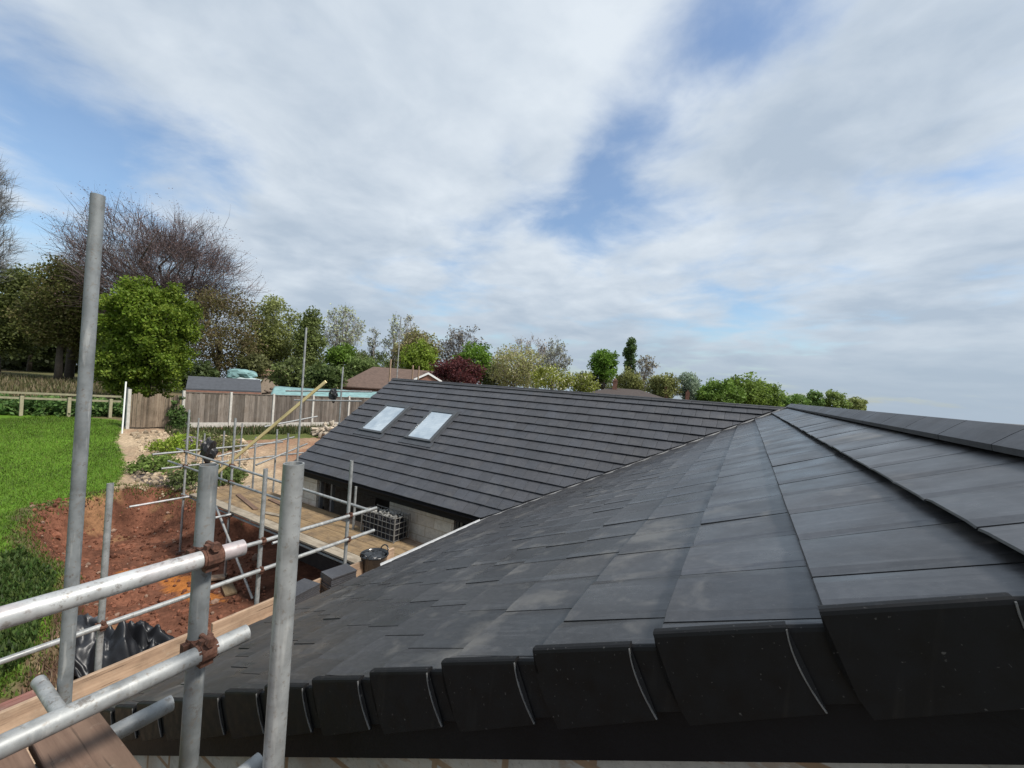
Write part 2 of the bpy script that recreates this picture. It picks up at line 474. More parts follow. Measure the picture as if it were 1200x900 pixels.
def poly_dist(X, Y, poly):
    d = np.full(X.shape, 1e9)
    n = len(poly)
    for i in range(n):
        ax, ay = poly[i]; bx, by = poly[(i + 1) % n]
        ux, uy = bx - ax, by - ay
        t = np.clip(((X - ax) * ux + (Y - ay) * uy) / (ux * ux + uy * uy + 1e-12), 0, 1)
        d = np.minimum(d, np.hypot(X - ax - t * ux, Y - ay - t * uy))
    return np.where(pts_in_poly(X, Y, poly), -d, d)


def vnoise(X, Y, scale, seed=0, octv=3):
    """value noise on arrays"""
    out = np.zeros(X.shape); amp = 1.0; tot = 0
    for o in range(octv):
        xs = X * scale + seed * 17.3 + o * 5.1; ys = Y * scale - seed * 9.7 + o * 3.3
        xi = np.floor(xs).astype(np.int64); yi = np.floor(ys).astype(np.int64)
        fx = xs - xi; fy = ys - yi; fx = fx * fx * (3 - 2 * fx); fy = fy * fy * (3 - 2 * fy)
        def h(a, b):
            v = np.sin(a * 127.1 + b * 311.7 + seed * 74.7) * 43758.5453
            return v - np.floor(v)
        v = (h(xi, yi) * (1 - fx) + h(xi + 1, yi) * fx) * (1 - fy) + (h(xi, yi + 1) * (1 - fx) + h(xi + 1, yi + 1) * fx) * fy
        out += amp * (v - 0.5) * 2; tot += amp; amp *= 0.5; scale *= 2.1
    return out / tot


def garden_z(X, Y):
    u = -0.87 * X + 0.5 * Y
    return np.interp(u, [-60, -12, 12, 18.4, 27.2, 33, 60, 400], [-5.2, -5.0, -4.75, -4.42, -3.42, -3.22, -3.0, -3.0])


PIT = [(9, -4), (-6.5, -4), (-7.9, 1.0), (-9.6, 2.1), (-12.2, 2.9), (-15.2, 2.75), (-17.2, 3.3), (-17.8, 4.6), (-18.2, 5.5), (-17.4, 6.4),
       (-15.6, 6.7), (-14.1, 7.2), (-13.2, 8.4), (-12.8, 15.5), (9, 15.5)]


def ground_z(X, Y):
    X = np.asarray(X, float); Y = np.asarray(Y, float)
    d = poly_dist(X, Y, PIT) + 0.22 * vnoise(X, Y, 1.1, 3, 3)
    t = np.clip((d + 1.0) / 1.1, 0, 1)
    t = np.where(t > 0.6, t, t * 0.9)
    t = t * t * (3 - 2 * t)
    g = garden_z(X, Y)
    z = GZ_PIT + (g - GZ_PIT) * t
    soil = np.clip(1 - np.abs(d + 0.9) / 1.6, 0, 1)
    z = z + soil * 0.24 * vnoise(X, Y, 1.9, 5, 4) + np.where(d < 0, 0.05, 0.0) * vnoise(X, Y, 1.7, 9, 4)
    R_ = np.hypot(X, Y); z = z - np.clip(R_ - 90, 0, None) * 0.030
    near = np.hypot(X, Y) < 60
    z = z + np.where(near, 0.03, 0) * vnoise(X, Y, 0.5, 21, 2)
    return z


def gz(x, y):
    return float(ground_z(np.array([x]), np.array([y]))[0])


def axis(lo, hi, step, far, neg_far):
    a = list(np.arange(lo, hi + 1e-6, step))
    s = step; x = hi
    while x < far:
        s *= 1.35; x += s; a.append(x)
    s = step; x = lo; pre = []
    while x > neg_far:
        s *= 1.35; x -= s; pre.append(x)
    return np.array(pre[::-1] + a)


xs = axis(-33, -4.5, 0.13, 5000, -5000); ys = axis(-1.5, 20, 0.13, 5000, -5000)
GX, GY = np.meshgrid(xs, ys, indexing='ij')
GZv = ground_z(GX, GY)
jx = GX + 0.25 * vnoise(GX, GY, 1.6, 31, 3); jy = GY + 0.25 * vnoise(GX, GY, 1.6, 37, 3)
dp = poly_dist(GX, GY, PIT) + 0.22 * vnoise(GX, GY, 1.1, 3, 3)
LAWN = [(-6.0, -14), (-8.2, 1.2), (-10, 2.2), (-12.3, 2.85), (-15.2, 2.6), (-17.4, 3.1), (-17.9, 4.4), (-18.3, 5.4), (-20, 6.2), (-23.5, 6.9), (-26.6, 7.9), (-28, 8.6),
        (-31, 7.0), (-34, 4.6), (-60, -40), (-10, -40)]
lawn = pts_in_poly(jx, jy, LAWN) & (dp > -0.05)


def C3(*c): return np.array(c, float)


nA = vnoise(GX, GY, 1.3, 41, 4)[..., None]; nB = vnoise(GX, GY, 4.5, 43, 3)[..., None]; nC = vnoise(GX, GY, 0.35, 47, 2)[..., None]
col = np.broadcast_to(C3(0.070, 0.085, 0.028), GX.shape + (3,)).copy() * (1 + 0.35 * nA)          # rough field
dry = C3(0.16, 0.125, 0.07)
col = col + np.clip(0.5 + 1.2 * nC + 0.4 * nA, 0, 1) * (dry - col)
gravel = C3(0.36, 0.275, 0.185) * (1 + 0.25 * nA + 0.2 * nB)
clayd = C3(0.235, 0.13, 0.082) * (1 + 0.25 * nA + 0.15 * nB)
GARDEN = [(-17.5, 4.5), (-26.6, 7.7), (-24.3, 12.3), (-19, 27), (-4, 27), (-4, 5)]
gm = pts_in_poly(jx, jy, GARDEN)
mixg = np.clip(0.5 + 1.1 * vnoise(GX, GY, 0.45, 53, 3) - 0.9 * (np.clip((GY - 9) / 3, 0, 1)) + 0.25, 0, 1)[..., None]
col = np.where(gm[..., None], clayd + (gravel - clayd) * mixg, col)
# turf strip and weeds at the foot of the panel fence
fx0, fy0, fx1, fy1 = -25.4, 8.4, -17.6, 26.5
fd = ((GX - fx0) * (fy1 - fy0) - (GY - fy0) * (fx1 - fx0)) / math.hypot(fx1 - fx0, fy1 - fy0)
strip = gm & (fd > 0.6 + 0.3 * nA[..., 0]) & (fd < 2.2 + 0.7 * nC[..., 0]) & (GY > 9.5)
col = np.where(strip[..., None], C3(0.085, 0.10, 0.03) * (1 + 0.3 * nB), col)
path = poly_dist(jx, jy, [(-19.9, 6.5), (-18.6, 6.0), (-17.6, 6.3), (-16.5, 6.9), (-16.8, 7.4), (-18.6, 6.7), (-20.4, 7.0)]) < 0.05
col = np.where(path[..., None], C3(0.085, 0.07, 0.065) * (1 + 0.2 * nB), col)
lawnc = C3(0.085, 0.165, 0.016) * (1 + 0.30 * nA + 0.15 * nC)
col = np.where(lawn[..., None], lawnc, col)
soilc = C3(0.145, 0.062, 0.038) * (1 + 0.6 * nA + 0.45 * nB)
pitm = dp < 0.0
col = np.where(pitm[..., None], soilc, col)
tan = pitm & (vnoise(GX, GY, 0.8, 61, 3) > 0.28)
col = np.where(tan[..., None], C3(0.215, 0.115, 0.06) * (1 + 0.3 * nB), col)
org = poly_dist(jx, jy, [(-13.6, 4.2), (-12.6, 4.6), (-10.6, 4.75), (-10.3, 5.2), (-11.8, 5.25), (-13.6, 5.0)]) < 0
col = np.where(org[..., None] & pitm[..., None], C3(0.34, 0.125, 0.032) * (1 + 0.12 * nA), col)
debris = pitm & (GY < 2.8) & (GX > -11.5)
col = np.where(debris[..., None], C3(0.085, 0.05, 0.033) * (1 + 0.4 * nA + 0.4 * nB), col)
ni, nj = GX.shape
idx = np.arange(ni * nj).reshape(ni, nj)
faces = np.stack([idx[:-1, :-1], idx[1:, :-1], idx[1:, 1:], idx[:-1, 1:]], -1).reshape(-1, 4)
M_GROUND = Mat('ground_earth_and_turf', 0.95, 0.15)
_v = M_GROUND.coord('World')
M_GROUND.color(M_GROUND.mix(1.0, M_GROUND.tint(), M_GROUND.ramp(M_GROUND.noise(_v, 11, 6, 0.7), [(0.28, 0.55), (0.72, 1.42)]), 'MULTIPLY'))
M_GROUND.bump(M_GROUND.noise(_v, 9, 6, 0.7), 0.7, 0.07); M_GROUND = M_GROUND.m
me = bpy.data.meshes.new('ground')
V = np.stack([GX, GY, GZv], -1).reshape(-1, 3)
me.from_pydata(V.tolist(), [], faces.tolist())
ca = me.color_attributes.new('tint', 'FLOAT_COLOR', 'POINT')
CC = np.ones((ni * nj, 4), np.float32); CC[:, :3] = np.clip(col.reshape(-1, 3), 0.005, 0.9); ca.data.foreach_set('color', CC.ravel())
me.polygons.foreach_set('use_smooth', [True] * len(me.polygons)); me.materials.append(M_GROUND); me.update()
go = bpy.data.objects.new('ground', me); COL.objects.link(go); go['kind'] = 'structure'


def blades(name, P, h, w, colfn, label, cat, mat=None, kind='stuff', per=1):
    """many small blade or leaf triangles standing on points P"""
    n = len(P); a = RNG.uniform(0, 2 * math.pi, n); lean = RNG.uniform(0.1, 0.7, n)
    hh = h * RNG.uniform(0.5, 1.3, n); dx = np.cos(a); dy = np.sin(a)
    side = np.stack([-dy, dx, np.zeros(n)], -1) * (w * RNG.uniform(0.7, 1.3, n))[:, None]
    tip = P + np.stack([dx * lean * hh, dy * lean * hh, hh], -1)
    V = np.stack([P - side, P + side, tip], 1).reshape(-1, 3)
    f = np.arange(3 * n).reshape(-1, 3)
    c = np.repeat(colfn(n), 3, 0)
    m = MB(); m.add(V, []); m.f = [tuple(x) for x in f.tolist()]; m.c = [c]
    o = m.build(name, mat or M_LEAF)
    tag(o, label, cat, kind=kind)
    return o


def scatter(poly, n, edge=None):
    p = np.array(poly); lo, hi = p.min(0), p.max(0)
    out = []
    while sum(map(len, out)) < n:
        q = RNG.uniform(lo, hi, (n * 2, 2)); out.append(q[pts_in_poly(q[:, 0], q[:, 1], poly)])
    q = np.vstack(out)[:n]
    return q


def colvar(c, v=0.35, alt=None, pa=0.0):
    def fn(n):
        o = np.array(c)[None] * RNG.uniform(1 - v, 1 + v, (n, 1)) * RNG.uniform(0.9, 1.1, (n, 3))
        if alt is not None:
            k = RNG.random(n) < pa; o[k] = np.array(alt) * RNG.uniform(0.7, 1.2, (k.sum(), 1))
        return o
    return fn


LAWN_SEEN = [(-8.2, 1.2), (-10, 2.2), (-12.3, 2.85), (-15.2, 2.6), (-17.4, 3.1), (-17.9, 4.4), (-18.3, 5.4), (-20, 6.2), (-23.5, 6.9), (-26.6, 7.9), (-28, 8.4),
             (-31, 6.5), (-30, 3), (-20, -1.5), (-9, -1.5)]
q = scatter(LAWN_SEEN, 70000)
q = q[poly_dist(q[:, 0], q[:, 1], PIT) > 0.02]
blades('lawn_grass', np.column_stack([q, ground_z(q[:, 0], q[:, 1]) - 0.01]), 0.085, 0.011, lambda n: colvar((0.105, 0.185, 0.020), 0.4, (0.15, 0.20, 0.035), 0.2)(n) * (1 + 0.45 * vnoise(q[:, 0], q[:, 1], 0.55, 91, 3) + 0.25 * vnoise(q[:, 0], q[:, 1], 2.2, 93, 2))[:, None],
       'bright green mown grass left of the dug earth bank', 'grass')
q = scatter([(-8.0, 0.2), (-9.4, 1.9), (-12.2, 2.75), (-14.2, 2.6), (-13.2, 1.2), (-10.5, -0.6)], 20000)
P = np.column_stack([q, ground_z(q[:, 0], q[:, 1]) + RNG.uniform(0, 0.16, len(q))])
blades('nettle_patch', P, 0.085, 0.026, colvar((0.055, 0.095, 0.022), 0.55, (0.10, 0.14, 0.035), 0.2), 'dark green nettles and weeds on the near corner of the lawn', 'weeds')
q = scatter([(-7.2, 0.2), (-8.6, 1.7), (-10.8, 2.6), (-10.8, 3.0), (-9.2, 3.2), (-7.0, 2.4)], 2600)
P = np.column_stack([q, ground_z(q[:, 0], q[:, 1])])
blades('dry_root_litter', P, 0.12, 0.012, colvar((0.20, 0.14, 0.085), 0.5, (0.07, 0.04, 0.025), 0.4), 'dry roots and straw on the brown soil by the near scaffold', 'roots', M_TWIG)
q = scatter([(-25.0, 9.0), (-18.0, 25.0), (-16.6, 24.5), (-23.4, 8.9)], 6500)
P = np.column_stack([q, ground_z(q[:, 0], q[:, 1])])
blades('fence_foot_weeds', P, 0.26, 0.03, colvar((0.07, 0.095, 0.03), 0.45, (0.17, 0.15, 0.08), 0.25), 'ragged grass and weeds along the foot of the panel fence', 'weeds')
eq = []
for a, b in zip(PIT[1:-3], PIT[2:-2]):
    L_ = math.hypot(b[0] - a[0], b[1] - a[1]); n_ = int(L_ * 330); t_ = RNG.random(n_)[:, None]
    eq.append(np.array(a) + (np.array(b) - np.array(a)) * t_ + RNG.normal(0, 0.16, (n_, 2)))
q = np.vstack(eq)
blades('bank_edge_grass', np.column_stack([q, ground_z(q[:, 0], q[:, 1])]), 0.075, 0.014, colvar((0.10, 0.15, 0.025), 0.45, (0.17, 0.115, 0.06), 0.35), 'ragged grass and roots along the cut edge of the bank', 'grass')
# stones over the bank, one scattered cover
m = MB(); q = scatter([(-17.9, 3.4), (-18.1, 5.5), (-15.6, 6.6), (-12.5, 7.0), (-9, 5.5), (-9, 3), (-12.3, 3.0), (-15.5, 3.1)], 1500)
ico = bmesh.new(); bmesh.ops.create_icosphere(ico, subdivisions=1, radius=1); IV = np.array([v.co[:] for v in ico.verts]); IF = [tuple(v.index for v in f.verts) for f in ico.faces]; ico.free()
for (x, y), r, k in zip(q, RNG.gamma(1.6, 0.014, len(q)) + 0.012, RNG.random(len(q))):
    z = gz(x, y) + r * 0.2
    vs = IV * (r * RNG.uniform(0.6, 1.3, 3)) * RNG.uniform(0.75, 1.2, (len(IV), 1)) + (x, y, z)
    m.add(vs, IF, np.array((0.15, 0.062, 0.038)) * RNG.uniform(0.6, 1.5) if k < 0.93 else np.array((0.24, 0.16, 0.12)) * RNG.uniform(0.7, 1.2))
o = m.build('earth_clods', M_RUBBLE); tag(o, 'loose red clods and stones over the dug earth bank', 'clods', kind='stuff')
m = MB(); q = scatter([(-18, 5.7), (-21, 6.8), (-25.5, 8.0), (-24, 10.5), (-21, 11), (-17, 9), (-15.6, 7.2)], 1600)
for (x, y), r, k in zip(q, RNG.gamma(1.8, 0.016, len(q)) + 0.015, RNG.random(len(q))):
    vs = IV * (r * RNG.uniform(0.7, 1.4, 3)) * RNG.uniform(0.75, 1.2, (len(IV), 1)) + (x, y, gz(x, y) + r * 0.2)
    m.add(vs, IF, np.array((0.38, 0.30, 0.21)) * RNG.uniform(0.5, 1.3))
o = m.build('garden_rubble', M_RUBBLE); tag(o, 'sandy stones and rubble strewn between the lawn and the fence', 'rubble', kind='stuff')

# ------------------------------------------------------------------ the house
A_N = 0.4741; G = 0.34
X0, Z0, YG = 0.1563, -0.4087, 1.0057
XE = -4.4963
B_F = 0.6208; EPS = -0.0144
RO = np.array([XE, 10.8115, -0.1285])
XD = np.array([math.cos(EPS), math.sin(EPS), 0]); YD = np.array([-math.sin(EPS), math.cos(EPS), 0]); ZD = np.array([0, 0, 1.0])
SN = np.array([-math.cos(A_N), 0, -math.sin(A_N)])     # down-slope, near wing
NN = np.array([-math.sin(A_N), 0, math.cos(A_N)])      # normal, near wing
SF = -math.cos(B_F) * YD - math.sin(B_F) * ZD
NF = -math.sin(B_F) * YD + math.cos(B_F) * ZD
L_F = 4.62; G_F = L_F / 15.0
P0 = np.array([X0, 0, Z0])
K_RIDGE = -2.30
XR = X0 - K_RIDGE * G * math.cos(A_N)                   # ridge line x
ZR = Z0 - K_RIDGE * G * math.sin(A_N)
K_EAVE = (X0 - XE) / (G * math.cos(A_N))
XL = -11.39

house = empty('house', (0, 0, GZ_PIT), 'L shaped bungalow with new dark tiled roofs and two skylights', 'house')


def part(mb, name, mat, parent=None, **kw):
    o = mb.build(name, mat, parent or house, **kw)
    if (parent or house) is house: o.location = (0, 0, -GZ_PIT)
    return o


def pt(o):      # parented under house: keep world coordinates
    o.matrix_parent_inverse = Matrix.Identity(4); o.location = (0, 0, -GZ_PIT)
    return o


def tile_slope(mb, org, ud, sd, nd, u0, u1, nk, g, wid, k0=0, thick=0.04, jitter=0.0, edge_tint=False):
    """courses of lapped flat tiles; org on the ridge side, course k lower edge at org + sd*g*(k+1)"""
    for k in range(k0, nk):
        sl_ = g * (k + 1); su = g * k - 0.05
        off = (wid / 2 if k % 2 else 0) + 0.013 * ((k * 7) % 5)
        nt = int((u1 - u0) / wid) + 3
        for i in range(-1, nt):
            a = u0 + off - wid + i * wid + 0.0015; b = a + wid - 0.0055
            a, b = max(a, u0), min(b, u1)
            if b - a < 0.02: continue
            j = random.uniform(-1, 1) * jitter; jl = random.uniform(-1, 1) * jitter * 0.7; tl = random.uniform(-1, 1) * jitter * 0.8
            e = sl_ + random.uniform(-0.002, 0.002)
            lo, hi = 0.004 + abs(jl) * 0.2, 0.004
            tint = random.uniform(0.76, 1.24) if edge_tint else random.uniform(0.91, 1.09); tb = random.uniform(-0.03, 0.03)
            c = (tint * (1 - tb), tint, tint * (1 + tb))
            ch = 0.004
            vs = []; cam_ = 0.0045 if edge_tint else 0.002; e1 = min(0.045, (b - a) * 0.3)
            cols = [(a, tl - cam_), (a + e1, tl * 0.7), (b - e1, -tl * 0.7 + random.uniform(-.001, .001)), (b, -tl - cam_)]
            for (u, hu) in cols:
                vs += [org + ud * u + sd * (e - 0.035) + nd * (lo + thick * 0.35), org + ud * u + sd * e + nd * (thick - ch + j + hu), org + ud * u + sd * (e - ch) + nd * (thick + j + hu),
                       org + ud * u + sd * su + nd * (hi + 0.012 + hu * .3), org + ud * u + sd * su + nd * (hi - 0.006)]
            fs = []
            for k_ in (0, 5, 10):
                fs += [(k_ + p_, k_ + 5 + p_, k_ + 5 + (p_ + 1) % 5, k_ + (p_ + 1) % 5) for p_ in range(5)]
            fs += [(0, 1, 2, 3, 4), (19, 18, 17, 16, 15)]
            mb.add(vs, fs, c)
            if edge_tint: mb.c[-1][[1, 2, 6, 7, 11, 12, 16, 17]] *= 1.5; mb.c[-1][[3, 8, 13, 18]] *= 0.85  # lower tile edges tinted lighter, upper edges darker
    return mb


def cut(o, co, no, keep_inner=True):
    bm = bmesh.new(); bm.from_mesh(o.data)
    bmesh.ops.bisect_plane(bm, geom=bm.verts[:] + bm.edges[:] + bm.faces[:], plane_co=Vector(co), plane_no=Vector(no), clear_outer=keep_inner, clear_inner=not keep_inner)
    bm.to_mesh(o.data); bm.free()


# valley between the two slopes
vd = np.cross(NN, NF); vd = vd / np.linalg.norm(vd)
A = np.array([NN, NF, ZD]); vp = np.linalg.solve(A, np.array([NN @ P0, NF @ RO, -1.5]))
if vd[2] > 0: vd = -vd
vn = np.cross(vd, ZD); vn = vn / np.linalg.norm(vn)        # horizontal normal of the valley's vertical plane
if vn[0] < 0: vn = -vn                                      # points to the near wing side
v_top = vp + vd * ((ZR - 0.02 - vp[2]) / vd[2]); v_bot = vp + vd * ((-2.86 - vp[2]) / vd[2])
YJ = v_top[1]

# near wing, west slope: courses counted so that lower edge of course index 0 falls on K_RIDGE..-1
rid = np.array([XR, 0, ZR])
orgN = P0 - SN * G * 2.0                                     # k = -2 line
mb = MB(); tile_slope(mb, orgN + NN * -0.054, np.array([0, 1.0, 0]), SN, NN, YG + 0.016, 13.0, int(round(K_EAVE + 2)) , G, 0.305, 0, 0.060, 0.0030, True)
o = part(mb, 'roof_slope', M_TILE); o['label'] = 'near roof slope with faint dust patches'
cut(o, v_top + vn * 0.02, vn, keep_inner=False)
# east slope, behind the ridge
SE = np.array([math.cos(A_N), 0, -math.sin(A_N)]); NE = np.array([math.sin(A_N), 0, math.cos(A_N)])
orgE = np.array([2 * XR, 0, 0]) + orgN * np.array([-1, 1, 1])
mb = MB(); tile_slope(mb, orgE - NE * 0.054, np.array([0, 1.0, 0]), SE, NE, YG + 0.016, 13.0, int(round(K_EAVE + 2)), G, 0.305, 0, 0.060, 0.003)
o = part(mb, 'roof_slope', M_TILE)
vnE = vn * np.array([-1, 1, 1]); v_topE = np.array([2 * XR - v_top[0], v_top[1], v_top[2]])
cut(o, v_topE + vnE * 0.02, vnE, keep_inner=False)
# far wing front slope, two pieces either side of the near wing; back slope
XRF = 2 * XR - XL
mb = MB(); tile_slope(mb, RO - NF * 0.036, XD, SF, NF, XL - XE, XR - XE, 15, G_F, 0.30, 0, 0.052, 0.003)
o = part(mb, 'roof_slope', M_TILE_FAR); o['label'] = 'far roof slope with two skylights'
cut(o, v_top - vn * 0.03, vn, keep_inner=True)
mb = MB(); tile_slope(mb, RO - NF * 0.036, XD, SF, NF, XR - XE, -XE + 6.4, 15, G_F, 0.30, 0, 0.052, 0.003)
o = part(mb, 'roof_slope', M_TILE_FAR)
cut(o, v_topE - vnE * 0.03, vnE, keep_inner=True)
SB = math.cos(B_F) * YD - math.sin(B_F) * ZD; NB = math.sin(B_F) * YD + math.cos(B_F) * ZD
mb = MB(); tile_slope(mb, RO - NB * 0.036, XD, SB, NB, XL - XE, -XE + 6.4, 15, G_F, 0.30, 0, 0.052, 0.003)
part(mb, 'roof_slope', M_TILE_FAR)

# ridge tiles
def ridge_run(p_from, dirv, length, seg, apex, half, drop, name, phase=0.0):
    mb = MB(); side = np.cross(dirv, ZD); side = side / np.linalg.norm(side)
    t = -phase
    while t < length:
        a, b = max(t, 0), min(t + seg - 0.006, length)
        if b - a > 0.03:
            prof = []
            for s in (-1, -0.93, -0.5, -0.14, 0.14, 0.5, 0.93, 1):
                prof.append((s * half, apex - drop * abs(s) ** 1.15))
            n = len(prof); vs = []
            for q_ in (a, b):
                for (w_, h_) in prof: vs.append(p_from + dirv * q_ + side * w_ + ZD * h_)
                for (w_, h_) in prof: vs.append(p_from + dirv * q_ + side * w_ * 0.96 + ZD * (h_ - 0.022))
            fs = []
            for i in range(n - 1):
                fs += [(i, i + 1, 2 * n + i + 1, 2 * n + i), (n + i, 3 * n + i, 3 * n + i + 1, n + i + 1), (i, n + i, n + i + 1, i + 1), (2 * n + i, 2 * n + i + 1, 3 * n + i + 1, 3 * n + i)]
            fs += [(0, 2 * n, 3 * n, n), (n - 1, 2 * n - 1, 4 * n - 1, 3 * n - 1)]
            tint = random.uniform(0.85, 1.15)
            mb.add(vs, fs, (tint,) * 3)
        t += seg
    return part(mb, name, M_RIDGE)


ridge_run(np.array([XR, YG - 0.03, ZR]), np.array([0, 1.0, 0]), YJ - YG + 0.2, 0.465, 0.036, 0.104, 0.082, 'ridge_tiles', 0.28)
ridge_run(RO + XD * (XL - XE), XD, 17.8, 0.465, 0.03, 0.11, 0.075, 'ridge_tiles')

# valley edge and near-eave gutter
mb = MB()
d_ = v_top + vn * 0.05; e_ = v_bot + vn * 0.05
side = np.cross(vd, NN); side = side / np.linalg.norm(side)
mid = (v_top + v_bot) / 2 + vn * 0.035 + NN * 0.004
mb.box(mid, (v_bot - v_top) / 2, side * 0.008, NN * 0.010)
part(mb, 'valley_edge', M_VALLEY)
gut = MB(); ZE = Z0 - (X0 - XE) * math.tan(A_N)
gp = []
for t_ in np.linspace(0, math.pi, 9): gp.append((-0.034 * math.cos(t_), -0.05 * math.sin(t_)))
def gutter(mb, a, b, outv):
    vs = []
    for p in (a, b):
        for (w_, h_) in gp: vs.append(p + outv * w_ + ZD * h_)
        for (w_, h_) in gp: vs.append(p + outv * w_ * 0.88 + ZD * (h_ * 0.88))
    n = len(gp); fs = []
    for i in range(n - 1): fs += [(i, i + 1, 2 * n + i + 1, 2 * n + i), (n + i, 3 * n + i, 3 * n + i + 1, n + i + 1), (i, n + i, n + i + 1, i + 1), (2 * n + i, 2 * n + i + 1, 3 * n + i + 1, 3 * n + i)]
    fs += [(0, 2 * n, 3 * n, n), (n - 1, 2 * n - 1, 4 * n - 1, 3 * n - 1)]
    mb.add(vs, fs)
gutter(gut, np.array([XE - 0.022, 4.35, ZE + 0.0]), np.array([XE - 0.022, 6.95, ZE + 0.0]), np.array([1.0, 0, 0]))
part(gut, 'gutter', M_GUTTER, smooth=False)
# fascias and soffits
fe = RO + SF * L_F
mb = MB(); mb.box((XE + 0.10, (YG + 0.05 + 6.9) / 2, ZE - 0.14), 0.012, (6.9 - YG - 0.05) / 2, 0.12); part(mb, 'fascia', M_BLACK)
mb = MB(); c_ = fe + XD * (XL - XE) * 0.5 + YD * 0.05; mb.box(c_ - ZD * 0.12, XD * (XE - XL) * 0.5, YD * 0.012, ZD * 0.105); part(mb, 'fascia', M_BLACK)
mb = MB(); gutter(mb, fe + XD * (XL - XE) - YD * 0.02 - ZD * 0.045, fe - YD * 0.02 - ZD * 0.045 - XD * 0.05, YD); part(mb, 'gutter', M_BLACK)
# roof underlay boards close the roof space
mb = MB()
def slab(mb, pts, nd, t=0.02):
    pts = [np.asarray(p, float) for p in pts]; n = len(pts)
    vs = pts + [p - nd * t for p in pts]
    mb.add(vs, [tuple(range(n)), tuple(range(2 * n - 1, n - 1, -1))] + [(i, n + i, n + (i + 1) % n, (i + 1) % n) for i in range(n)])
o_ = NN * -0.065
eN = lambda y: np.array([XE + 0.06, y, ZE + 0.03]) + o_
slab(mb, [np.array([XR, YG + 0.06, ZR]) + o_, eN(YG + 0.06), eN(v_bot[1]), v_top + o_], NN)
oE = NE * -0.065
slab(mb, [np.array([XR, YG + 0.06, ZR]) + oE, np.array([2 * XR - XE - .06, YG + 0.06, ZE + .03]) + oE, np.array([2 * XR - XE - .06, v_bot[1], ZE + .03]) + oE, v_topE + oE], NE)
oF = NF * -0.05
slab(mb, [RO + XD * (XL - XE + .03) + oF, RO + XD * (-XE + 6.3) + oF, RO + XD * (-XE + 6.3) + SF * (L_F - .05) + oF, RO + XD * (XL - XE + .03) + SF * (L_F - .05) + oF], NF)
oB = NB * -0.05
slab(mb, [RO + XD * (XL - XE + .03) + oB, RO + XD * (-XE + 6.3) + oB, RO + XD * (-XE + 6.3) + SB * (L_F - .05) + oB, RO + XD * (XL - XE + .03) + SB * (L_F - .05) + oB], NB)
part(mb, 'roof_underlay', M_BLACK)

# walls: near wing
YWF = fe[1] + 0.36            # front wall plane of the far wing
XWN = XE + 0.36               # west wall plane of the near wing
YWG = 1.075                   # gable wall plane
mb = MB()
xg0, xg1 = XWN, 2 * XR - XWN
zt = lambda x: Z0 + (min(x, 2 * XR - x) - X0) * math.tan(A_N) - 0.10
vs = []; nx = [xg0, XR, xg1]
fr = [(x, YWG, GZ_PIT - 0.3) for x in nx] + [(x, YWG, zt(x)) for x in nx]
bk = [(x, YWG + 0.28, z) for (x, y, z) in fr]
mb.add(fr + bk, [(0, 1, 4, 3), (1, 2, 5, 4), (6, 9, 10, 7), (7, 10, 11, 8), (3, 4, 10, 9), (4, 5, 11, 10), (0, 3, 9, 6), (2, 8, 11, 5)])
part(mb, 'gable_wall', M_BLOCK_G)
mb = MB(); mb.box((XWN + 0.14, (YWG + 0.283 + YWF) / 2, (GZ_PIT - 0.3 + ZE - 0.05) / 2), 0.14, (YWF - YWG - 0.283) / 2, (ZE - 0.05 - GZ_PIT + 0.3) / 2)
part(mb, 'side_wall', M_BLOCK); mb = MB()
mb.box((2 * XR - XWN - 0.14, (YWG + 0.283 + YWF) / 2, (GZ_PIT - 0.3 + ZE - 0.05) / 2), 0.14, (YWF - YWG - 0.283) / 2, (ZE - 0.05 - GZ_PIT + 0.3) / 2)
part(mb, 'side_wall', M_BLOCK)
# front wall of the far wing with its openings
zb, ztp = GZ_PIT - 0.3, fe[2] - 0.03
xo1, xo2 = hit(371, 575, 1, YWF)[0], hit(456, 600, 1, YWF)[0]
xo3, xo4 = hit(531, 625, 1, YWF)[0], XWN - 0.05
zl = -3.0
def wallbox(mb, xa, xb, za, zz): mb.box(((xa + xb) / 2, YWF + 0.14, (za + zz) / 2), (xb - xa) / 2, 0.14, (zz - za) / 2)
mb = MB()
zq = -3.95; wallbox(mb, XL + 0.25, xo1, zq, ztp); part(mb, 'front_wall', M_BLOCK); mb = MB(); wallbox(mb, xo2, xo3, zq, ztp)
part(mb, 'front_wall', M_BLOCK); mb = MB(); wallbox(mb, XWN - 0.05, 6.1, zb, ztp)
part(mb, 'front_wall', M_BLOCK)
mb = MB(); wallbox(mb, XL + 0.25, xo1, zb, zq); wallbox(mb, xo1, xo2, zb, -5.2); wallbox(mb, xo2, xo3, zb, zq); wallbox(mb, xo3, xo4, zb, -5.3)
part(mb, 'lower_front_wall', simple('lower_wall_painted_shade', (0.03, 0.026, 0.024), 0.8, 0.4, 5))  # lower wall coloured dark to stand in for the shade under the deck
mb = MB(); mb.box((XL + 0.39, YWF + 3.7, (zb + ztp) / 2), 0.14, 3.4, (ztp - zb) / 2)
gv = [(XL + 0.25, YWF, ztp + .03), (XL + 0.25, 2 * RO[1] - YWF, ztp + .03), (XL + 0.25, RO[1], RO[2] - 0.12)]
mb.add(gv + [(x + 0.28, y, z) for x, y, z in gv], [(0, 1, 2), (3, 5, 4), (0, 3, 4, 1), (1, 4, 5, 2), (2, 5, 3, 0)])
part(mb, 'end_wall', M_BLOCK); mb = MB()
mb.box((6.24, YWF + 3.7, (zb + ztp) / 2), 0.14, 3.7, (ztp - zb) / 2)
gv = [(6.1, YWF, ztp + .03), (6.1, 2 * RO[1] - YWF, ztp + .03), (6.1, RO[1], RO[2] - 0.12)]
